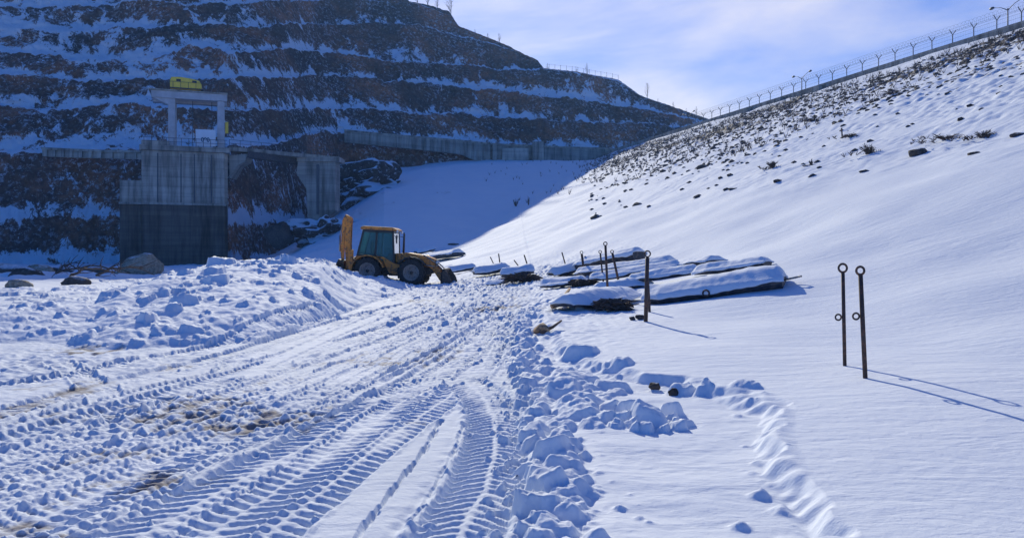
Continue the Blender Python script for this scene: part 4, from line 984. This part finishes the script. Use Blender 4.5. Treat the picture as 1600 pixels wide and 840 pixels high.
# lower body: tank, steps, side panels
m = MB(); m.prism([(-1.9,1.02),(-1.9,1.42),(-.5,1.42),(.1,1.10),(.55,1.05),(.55,.72),(.15,.56),(-.15,.62),(-.35,.95),(-.5,1.3),(-.8,1.44),(-1.5,1.44),(-1.8,1.2)], -.80, -.5)
m.prism([(-1.9,1.02),(-1.9,1.42),(-.5,1.42),(.1,1.10),(.55,1.05),(.55,.72),(.15,.56),(-.15,.62),(-.35,.95),(-.5,1.3),(-.8,1.44),(-1.5,1.44),(-1.8,1.2)], .5, .80)
m.build('side_tank', M['orange'], bk)
for sg in (-1, 1):
    pts = []
    for k in range(9): a = math.radians(15+150*k/8); pts.append((-1.22+.86*math.cos(a), .70+.80*math.sin(a)))
    o_ = [(-1.22+.80*math.cos(math.radians(15+150*k/8)), .70+.74*math.sin(math.radians(15+150*k/8))) for k in range(8, -1, -1)]
    MB().prism(pts+o_, *(sorted((sg*.62, sg*1.14)))).build('fender', M['orange'], bk)
    pts = [(1.0+.82*math.cos(math.radians(35+110*k/7)), .70+.80*math.sin(math.radians(35+110*k/7))) for k in range(8)]
    o_ = [(1.0+.77*math.cos(math.radians(35+110*k/7)), .70+.75*math.sin(math.radians(35+110*k/7))) for k in range(7, -1, -1)]
    MB().prism(pts+o_, *(sorted((sg*.68, sg*1.12)))).build('fender', M['blackpaint'], bk)
    st = MB(); st.box(-.15, .35, sg*.82-.12, sg*.82+.12, .50, .54); st.box(-.1, .3, sg*.82-.1, sg*.82+.1, .74, .78); st.build('step', M['chassis'], bk)
CABX = -.34
_b0 = set(bpy.data.objects)
# cab: corner posts, sills, roof, panes
cb = MB()
T, Bz = 2.72, 1.32
for sg in (-1, 1):
    y = sg*.74
    for (a, b_) in (((-1.62,1.40),(-1.32,T)), ((.42,Bz-.1),(.30,T)), ((-.62,1.40),(-.58,T))): cb.bar((a[0],y,a[1]), (b_[0],y,b_[1]), .08, .10)
    cb.bar((-1.64,y,1.44), (-.55,y,1.44), .07, .12); cb.bar((-.55,y,1.14), (.45,y,1.14), .07, .14); cb.bar((-1.33,y,T-.02), (.32,y,T-.02), .08, .12)
    cb.box(-.60, -.52, y-.04, y+.04, 1.1, 1.5)
for x, z in ((-1.63,1.44),(-1.33,T-.02),(.31,T-.02),(.43,1.2)): cb.bar((x,-.74,z), (x,.74,z), .08, .10)
cab = cb.build('cab_frame', M['blackpaint'], bk)
m = MB(); m.prism([(-1.5,T+.05),(-1.48,T+.16),(-1.3,T+.22),(.25,T+.20),(.5,T+.10),(.5,T+.04)], -.84, .84); m.build('roof', M['orange'], bk, bevel=.03)
for sg in (-1, 1):
    y = sg*.745
    for q4 in ([(-1.56,1.5),(-.64,1.5),(-.62,T-.08),(-1.3,T-.08)], [(-.52,1.22),(.38,1.22),(.29,T-.08),(-.52,T-.08)]):
        MB().prism(q4, y-.006, y+.006).build('window', M['glass'], bk)
MB().poly([(.43,-.7,1.25),(.43,.7,1.25),(.32,.7,T-.08),(.32,-.7,T-.08)], [(0,1,2,3)])
m = MB(); m.bar((.425,0,1.27), (.325,0,T-.09), 1.38, .012); m.build('windscreen', M['glass'], bk)
m = MB(); m.bar((-1.60,0,1.5), (-1.335,0,T-.09), 1.38, .012); m.build('rear_window', M['glass'], bk)
m = MB(); m.box(-.95,-.45,-.26,.26,1.25,1.5); m.prism([(-1.02,1.45),(-.88,1.45),(-.98,2.2),(-1.08,2.2)], -.24, .24); m.build('seat', M['blackpaint'], bk, bevel=.04)
m = MB(); m.box(.0,.3,-.4,.4,1.1,1.62); m.ring((-.1,0,1.85), .2, .02, 'z'); m.bar((.12,0,1.6), (-.08,0,1.84), .04, .04); m.build('dashboard', M['blackpaint'], bk)
for sg in (-1, 1):
    m = MB().tube([(.4,sg*.78,2.5),(.6,sg*.98,2.45)], .015, 5); m.box(.56,.60,sg*1.0-.1,sg*1.0+.1,2.15,2.55); m.build('mirror', M['blackpaint'], bk)
for _o in set(bpy.data.objects)-_b0:
    if _o.parent == bk: _o.location.x = CABX; _o.scale.x = .92
MB().tube([(.42,-.25,1.6),(.42,-.25,2.6),(.40,-.25,2.68)], [.06,.045,.04], 8).build('exhaust_stack', M['chassis'], bk, True)
for x in (-1.62, .12):
    for sg in (-1, 1): MB().lathe([(0,.05),(.07,.05),(.08,0),(.05,-.05)], (x, sg*.6, T+.0), 'x', 10).build('work_light', M['white'], bk, True)
# front loader
for sg in (-1, 1):
    y = sg*.60
    m = MB(); m.prism([(.42,1.30),(.42,1.62),(.62,1.70),(1.65,1.52),(2.28,.98),(2.62,.42),(2.42,.32),(2.02,.86),(1.5,1.26)], y-.06, y+.06); m.build('loader_arm', M['orange'], bk, bevel=.02)
    c = MB().tube([(.9,y*1.18,1.0),(1.45,y*1.18,1.15)], .055, 8).tube([(1.4,y*1.18,1.14),(2.1,y*1.18,1.05)], .03, 8); c.build('lift_cylinder', M['steel'], bk, True)
    c = MB().tube([(1.5,y*.82,1.6),(2.1,y*.82,1.25)], .05, 8).tube([(2.1,y*.82,1.25),(2.55,y*.82,.85)], .03, 8); c.build('tilt_cylinder', M['steel'], bk, True)
MB().tube([(2.2,-.6,.85),(2.2,.6,.85)], .06, 8).build('cross_tube', M['orange'], bk, True)
m = MB(); prof = [(2.50,.18),(2.50,.78),(2.62,.98),(2.68,.96),(2.58,.76),(2.58,.24),(2.72,.16),(3.18,.10),(3.18,.05),(2.66,.08)]
m.prism(prof, -1.12, 1.12)
for y in (-1.12, 1.08): m.prism([(2.52,.12),(2.52,.80),(2.66,.97),(2.98,.55),(3.15,.10)], y, y+.04)
buck = m.build('front_bucket', M['chassis'], bk)
for k in range(8): MB().prism([(3.15,.05),(3.15,.12),(3.34,.06)], -1.08+k*.297, -1.0+k*.297).build('tooth', M['steel'], buck)
# backhoe end
m = MB(); m.box(-2.16,-1.96,-1.05,1.05,.55,.72); m.box(-2.16,-1.96,-1.05,1.05,1.12,1.28); m.box(-2.2,-1.95,-.35,.35,.5,1.35); m.build('rear_frame', M['chassis'], bk)
m = MB(); m.prism([(-2.2,.62),(-2.2,1.25),(-2.52,1.15),(-2.55,.72)], -.2, .2); m.build('king_post', M['orange'], bk)
m = MB()
for y in (-.17, .11): m.prism([(-2.35,.72),(-2.52,.85),(-2.66,2.0),(-2.60,3.30),(-2.48,3.42),(-2.36,3.32),(-2.36,2.0),(-2.28,1.0)], y, y+.06)
m.box(-2.5,-2.42,-.12,.12,1.2,3.0); m.build('boom', M['orange'], bk)
m = MB(); m.prism([(-2.62,3.2),(-2.52,3.44),(-2.68,3.5),(-2.84,3.2),(-2.86,1.5),(-2.80,1.1),(-2.70,1.1),(-2.70,2.2)], -.10, .10); m.build('dipper', M['orange'], bk)
m = MB().tube([(-2.52,0,1.0),(-2.58,0,2.0)], .06, 8).tube([(-2.58,0,2.0),(-2.5,0,3.0)], .035, 8); m.build('boom_cylinder', M['steel'], bk, True)
m = MB().tube([(-2.92,0,1.6),(-2.95,0,2.4)], .05, 8).tube([(-2.95,0,2.4),(-2.84,0,3.1)], .03, 8); m.build('dipper_cylinder', M['steel'], bk, True)
m = MB(); m.prism([(-2.66,1.15),(-2.9,1.2),(-3.02,.95),(-3.0,.55),(-2.8,.32),(-2.45,.30),(-2.42,.4),(-2.72,.5),(-2.84,.7),(-2.72,1.0)], -.3, .3)
for y in (-.3, .26): m.prism([(-2.68,1.1),(-2.95,1.0),(-3.0,.6),(-2.8,.34),(-2.45,.32)], y, y+.04)
m.build('rear_bucket', M['chassis'], bk)
for sg in (-1, 1):
    m = MB(); m.box(-2.2,-1.98,sg*.98-.09,sg*.98+.09,.35,1.72); st = m.build('stabiliser', M['orange'], bk, bevel=.02)
    MB().box(-2.3,-1.88,sg*.98-.16,sg*.98+.16,.24,.32).build('foot_pad', M['chassis'], st)
    MB().box(-1.93,-1.90,sg*.9-.08,sg*.9+.08,1.05,1.15).build('tail_light', plain('red_lens', (.4,.02,.02)), bk)

# ---------------------------------------------------------------- snow covered pontoons
def pontoon(pa, pb, w, h, snow, label, lift=.18, seed=0, loops=False, grp='snow covered pontoons along the shore'):
    """pa,pb: near/left and far/right end positions on the ground"""
    pa, pb = Vector(pa), Vector(pb); L = (pb-pa).length; ax = (pb-pa).normalized()
    e = empty('pontoon', pa, label, 'pontoon', group=grp)
    q_ = Matrix((ax, Vector((0,0,1)).cross(ax).normalized(), ax.cross(Vector((0,0,1)).cross(ax)).normalized())).transposed()
    e.rotation_euler = q_.to_euler()
    n = 28; m = MB(); rs2 = np.random.RandomState(seed)
    def sec(t):
        k_ = 1-.0*t; e0 = min(1, t*L/.5); e1 = min(1, (1-t)*L/.35)
        return (.45+.55*e0)*(.8+.2*e1), (.55+.45*e0)
    rings = []; o = len(m.v)
    for i in range(n+1):
        t = i/n; ww, hh = sec(t); x = t*L; W = w/2*ww
        rings.append([(x, -W*.72, lift+h*(1-hh)*.8), (x, -W*1.0, lift+h*.55), (x, -W*1.0, lift+h), (x, W, lift+h), (x, W, lift+h*.55), (x, W*.72, lift+h*(1-hh)*.8)])
    pts = [p_ for r_ in rings for p_ in r_]; f = []
    for i in range(n):
        for j in range(6): f.append((i*6+j, i*6+(j+1) % 6, (i+1)*6+(j+1) % 6, (i+1)*6+j))
    f += [tuple(range(6))[::-1], tuple(n*6+j for j in range(6))]
    m.poly(pts, f); m.build('hull', M['darkhull'], e)
    # snow load: a draped cap, steep on its sides, thick on top
    nl, nw = 90, 26; S = np.linspace(0, 1, nl)[:, None]; Tt = np.linspace(-1, 1, nw)[None, :]
    Wl = np.array([w/2*sec(t)[0] for t in np.linspace(0, 1, nl)])[:, None]+.05
    X = S*(L+.12)-.06+0*Tt; aT = np.abs(Tt)
    edge = np.clip(np.minimum(S*L, (1-S)*L)/.16, 0, 1)**.5
    top = snow*(1-sst(.12, .80, aT)*.92)*(.85+.5*fbm(S*L*.5+seed, Tt*.8+S*0, 3, 200+seed))*edge
    side = sst(.72, 1.0, aT)
    Yv = Wl*np.clip(aT/.86, 0, 1)**.9*np.sign(Tt)*(1+.04*side)
    Zv = lift+h+top*(1-side)-side*(h*.42+.10*fbm(S*L*1.3, Tt*0+S*0+seed, 2, 220+seed))+.015
    Zv = Zv+.012*pn(X*5, Yv*5, 230+seed)
    Vv = np.stack([X.ravel(), Yv.ravel(), Zv.ravel()], 1); idx = np.arange(nl*nw).reshape(nl, nw)
    F = np.stack([idx[:-1, :-1], idx[1:, :-1], idx[1:, 1:], idx[:-1, 1:]], -1).reshape(-1, 4)
    o_ = link_mesh('snow_cap', Vv, F, M['snow'], e); so = o_.modifiers.new('thick', 'SOLIDIFY'); so.thickness = .04; so.offset = -1
    if loops:
        MB().tube([(L-.05,-.12,lift+h*.75),(L+.30,-.14,lift+h*.85),(L+.40,0,lift+h*.88),(L+.30,.14,lift+h*.85),(L-.05,.12,lift+h*.75)], .025, 6).build('tow_loop', M['steel'], e, True)
        MB().ring((L*.49,-w/2-.09,lift+h*.6), .075, .02, 'y', 16, 8).build('side_ring', M['rust'], e, True)
    return e
def G2(x, y): return Gpt(x, y)
pont = [ # near-left end px, far-right end px, width, height, snow, label, lift, loops
 ((1012, 474), (1226, 446), 1.5, .30, .32, 'longest pontoon, nearest the camera, with a tow loop at its right end', -.10, True),
 ((985, 448), (1092, 432), .9, .14, .2, 'long low pontoon just behind the left half of the longest one', .08, False),
 ((1090, 436), (1200, 420), 1.1, .12, .22, 'low pontoon behind the right half of the longest one', .08, False),
 ((925, 445), (1062, 424), 1.0, .16, .2, 'pontoon with a squared right end in the middle of the group', .1, False),
 ((905, 436), (1050, 417), 1.0, .16, .22, 'pontoon between the middle one and the one tilted up', .1, False),
 ((1000, 438), (1062, 427), .9, .12, .2, 'short flat pontoon wedged behind the long low one', .02, False),
 ((930, 457), (1008, 446), .9, .12, .18, 'flat pontoon between the brush pile and the longest pontoon', .0, False),
 ((1040, 424), (1120, 413), 1.1, .12, .2, 'low pontoon farthest up the slope in the group', .02, False),
 ((880, 485), (975, 468), 1.3, .12, .26, 'short broad pontoon next to the dark brush pile', .05, False),
 ((847, 452), (915, 444), 1.3, .12, .24, 'short pontoon buried in snow at the edge of the cleared track', .02, False),
 ((862, 434), (905, 424), 1.2, .16, .26, 'stubby pontoon behind the buried one', .05, False),
 ((785, 438), (835, 428), 1.4, .25, .3, 'pontoon with its dark end showing left of the thin poles', .05, False),
 ((742, 433), (792, 424), 1.4, .25, .3, 'dark bodied pontoon between backhoe bucket and thin poles', .05, False),
 ((700, 428), (742, 421), 1.2, .2, .25, 'small pontoon right beside the loader bucket', .02, False),
 ((760, 445), (812, 437), 1.1, .1, .2, 'low snow buried pontoon beside the churned track', -.05, False),
 ((660, 408), (728, 400), 1.5, .3, .35, 'far pontoon with shaded flank right behind the loader bucket', .1, False),
 ((650, 398), (676, 392), 1.3, .25, .3, 'farthest pontoon, a short one above the loader bucket', .1, False)]
for i, (a, b_, w_, h_, sn, lab, lf, lp) in enumerate(pont):
    A_, B_ = G2(*a), G2(*b_); dist = A_.y
    if (B_-A_).length > 9: B_ = A_+(B_-A_).normalized()*9
    pontoon(A_, B_, w_, h_, sn, lab, lf, i+1, lp)
A_ = G2(905, 428); B_ = G2(1000, 418)+Vector((0,0,.22)); 
if (B_-A_).length > 8: B_ = A_+(B_-A_).normalized()*8
pontoon(A_, B_, 1.1, .34, .26, 'pontoon tilted up at its dark squared right end', .1, 30)
# brush piles: dark bundles of branches at pontoon ends
for (x, y, w_, hh, lab, sd) in ((958, 484, .6, .3, 'dark pile of branches at the end of the short broad pontoon', 3), (912, 446, .65, .25, 'dark heap of branches behind the buried pontoon', 4), (815, 440, 1.1, .4, 'distant dark heap of branches beside the thin poles', 5)):
    c = G2(x, y); mb = MB(); rs2 = random.Random(sd)
    for k in range(170):
        a = rs2.random()*6.283; L = w_*rs2.uniform(.3, .9); p0 = Vector((rs2.uniform(-.6,.6)*w_, rs2.uniform(-.4,.4)*w_, rs2.uniform(0,.7)*hh))
        d = Vector((math.cos(a), math.sin(a)*.7, rs2.uniform(-.3,.35)))*L*.5; mb.tube([p0-d, p0+Vector((0,0,.03)), p0+d], [.018,.024,.01], 4, False)
    o = mb.build('brush_pile', M['twig'], None); o.location = c; tag(o, lab, 'brush pile', 'brush piles among the pontoons')

# ---------------------------------------------------------------- mooring poles
def pole(x0, y0, x1, y1, r, label, ring=True, side=None, Rr=.052, mat='rust', grp='mooring poles among the pontoons', name='mooring_pole'):
    b_ = G2(x0, y0); tpt = P(x1, y1, b_.y)
    e = empty(name, b_, label, 'pole', group=grp); d = tpt-b_
    MB().tube([d*-.15, d], r, 8).build('shaft', M[mat], e, True)
    if ring: MB().ring(d+d.normalized()*(Rr+r*.3), Rr, .014, 'y', 22, 8).build('top_ring', M[mat], e, True)
    if side:
        q_ = d*side; MB().ring(q_+Vector((-.045-r, 0, 0)), .036, .011, 'y', 18, 8).build('side_ring', M[mat], e, True)
    return e
pole(1320, 571, 1317, 426, .024, 'left one of the two ringed steel poles in the right foreground', True, .52, .052, grp='ringed steel poles in the right foreground')
pole(1352, 590, 1344.5, 430, .027, 'right leaning one of the two ringed steel poles in the foreground', True, .60, .045, grp='ringed steel poles in the right foreground')
pole(1009, 502, 1011.5, 402, .042, 'thick ringed pole at the left end of the longest pontoon', True, None, .06)
pole(1015, 488, 1012.5, 440, .03, 'short pole right behind the thick ringed pole', False)
pole(950, 465, 946, 384, .035, 'tall slightly bent pole above the dark brush pile', True, None, .05)
pole(968, 446, 957, 396, .04, 'pole leaning left just right of the tall bent pole', True, None, .05)
pole(943, 443, 938, 396, .03, 'slim pole just left of the tall bent pole', True, None, .05)
pole(914, 434, 909, 397, .05, 'stout pole left of the group by the tilted pontoon', True, None, .06)
pole(921, 428, 914, 400, .04, 'thinner pole directly right of the stout pole', False)
pole(886, 422, 878, 394, .03, 'thin faint pole left of the stout pole', False)
pole(783, 424, 779, 396, .035, 'upright thin stick left of the dark ended pontoon', False)
pole(775, 420, 766, 401, .03, 'thin stick leaning left at the far end of the pole row', False)
pole(826, 420, 819, 398, .035, 'thin stick with a bent tip above the dark ended pontoon', False)
pole(815, 422, 803, 406, .03, 'short slanted stick between two thin sticks', False)
pole(1316, 214, 1315, 200, .05, 'small stake standing on the dam face above the spiky bush', False, grp=None)
# anchor stones and wood at the foot of the thick pole
for x, y, s_, lab in ((1000, 499, .10, 'dark stone left of the foot of the thick ringed pole'), (988, 500, .07, 'small flat stone left of the dark stone near the thick pole'), (1023, 609, .075, 'grey stone on the rim of the broken snow edge'), (1053, 619, .07, 'dark lump standing in for a shaded hole in the broken snow edge')):  # last one is a dark lump put in for the shade of a snow hole
    c = G2(x, y); tag(rock_mesh('stone', c+Vector((0,0,s_*.5)), s_, s_*.8, s_*.75, M['stone'], int(x)), lab, 'stone')
def stick(pts, r, lab, name='driftwood', mat='driftwood'):
    P3 = [G2(x, y)+Vector((0,0,dz)) for x, y, dz in pts]; c = P3[0]
    o = MB().tube([p_-c for p_ in P3], r, 7).build(name, M[mat], None, True); o.location = c; tag(o, lab, name.replace('_', ' '))
stick([(862, 482, .05), (874, 481, .12), (881, 476, .2), (890, 468, .32)], [.07,.09,.06,.04], 'tan curved piece of driftwood at the berm near the pontoons')
stick([(838, 520, .04), (848, 518, .09), (858, 519, .05)], [.07,.08,.03], 'tan driftwood chip half buried in flat snow')
stick([(846, 522, .04), (864, 519, .08), (877, 512, .14)], [.05,.03,.02], 'dark wooden stick beside the driftwood chip', 'wooden_stick', 'twig')
# ---------------------------------------------------------------- left shore: boulder, rocks, fallen branches
c = Vector(((219-800)/FPX*60, 60, .75)); o = rock_mesh('boulder', c, 1.75, 1.2, 1.15, M['boulder'], 12, sub=5, rough=.12); tag(o, 'big tan flat topped boulder at the foot of the intake tower', 'boulder')
c = Vector(((190-800)/FPX*59, 59, .1)); tag(rock_mesh('boulder', c, .55, .5, .5, M['boulder'], 14), 'small tan boulder touching the left side of the big one', 'boulder')
for i, (x, Y, w_, hh, lab) in enumerate(((15, 62, 2.2, .8, 'dark snowy shore rock at the left edge of the picture'), (60, 63, 1.5, .7, 'brown shore rock second from the left edge'), (40, 57, 1.3, .6, 'low dark shore rock in front of the brown one'), (100, 64, 1.7, .55, 'wide flat dark shore rock left of the fallen branches'),
    (30, 40, .7, .4, 'brown rock alone in the lit snow at far left'), (150, 65, 1.6, .5, 'dark shore rock behind the fallen branches'), (118, 44, .8, .35, 'low rock in front of the fallen branches'))):
    X = (x-800)/FPX*Y; c = Vector((X, Y, gz(X, Y)+.1)); tag(rock_mesh('shore_rock', c, w_, w_*.7, hh, M['darkrock'] if i not in (1, 4) else M['boulder'], 30+i), lab, 'rock')
for i, (x0, x1, Y, lab) in enumerate(((88, 205, 52, 'long fallen branch lying over the snow left of the boulder'), (110, 180, 47, 'shorter fallen branch arching in front of the long one'), (85, 130, 55, 'forked fallen branch nearest the left shore rocks'), (150, 240, 49, 'thin fallen branch reaching towards the big boulder'))):
    X0, X1 = (x0-800)/FPX*Y, (x1-800)/FPX*Y; z0 = gz(X0, Y)+.15; rs2 = random.Random(60+i); n = 7; mb = MB()
    pts = [Vector(((X1-X0)*k/n, rs2.uniform(-.2,.2), .25+.45*math.sin(3.14*k/n)+rs2.uniform(-.12,.12))) for k in range(n+1)]
    mb.tube(pts, [.085-.07*k/n for k in range(n+1)], 6)
    for k in range(12):
        s_ = pts[rs2.randint(0, n-1)]; d = Vector((rs2.uniform(-.6,1.2), rs2.uniform(-.6,.6), rs2.uniform(-.5,.7))); mb.tube([s_, s_+d*.6, s_+d+Vector((.2,0,.1))], [.035,.025,.01], 4, False)
    o = mb.build('fallen_branch', M['twig'], None, True); o.location = (X0, Y, z0); tag(o, lab, 'branch', 'fallen branches on the left shore')

# ---------------------------------------------------------------- the cold hazy air of the valley
m_, nt_, b_n = nmat('haze_air'); nt_.nodes.remove(b_n)
pv = nt_.nodes.new('ShaderNodeVolumePrincipled'); pv.inputs['Color'].default_value = (.3, .55, 1, 1); pv.inputs['Density'].default_value = .00038; pv.inputs['Anisotropy'].default_value = 0.2
nt_.links.new(pv.outputs[0], nt_.nodes['Material Output'].inputs['Volume'])
hb = MB().box(-900, 900, -60, 1200, -40, 130).build('haze', m_, None); tag(hb, kind='stuff')
hb.data.materials[0] = m_
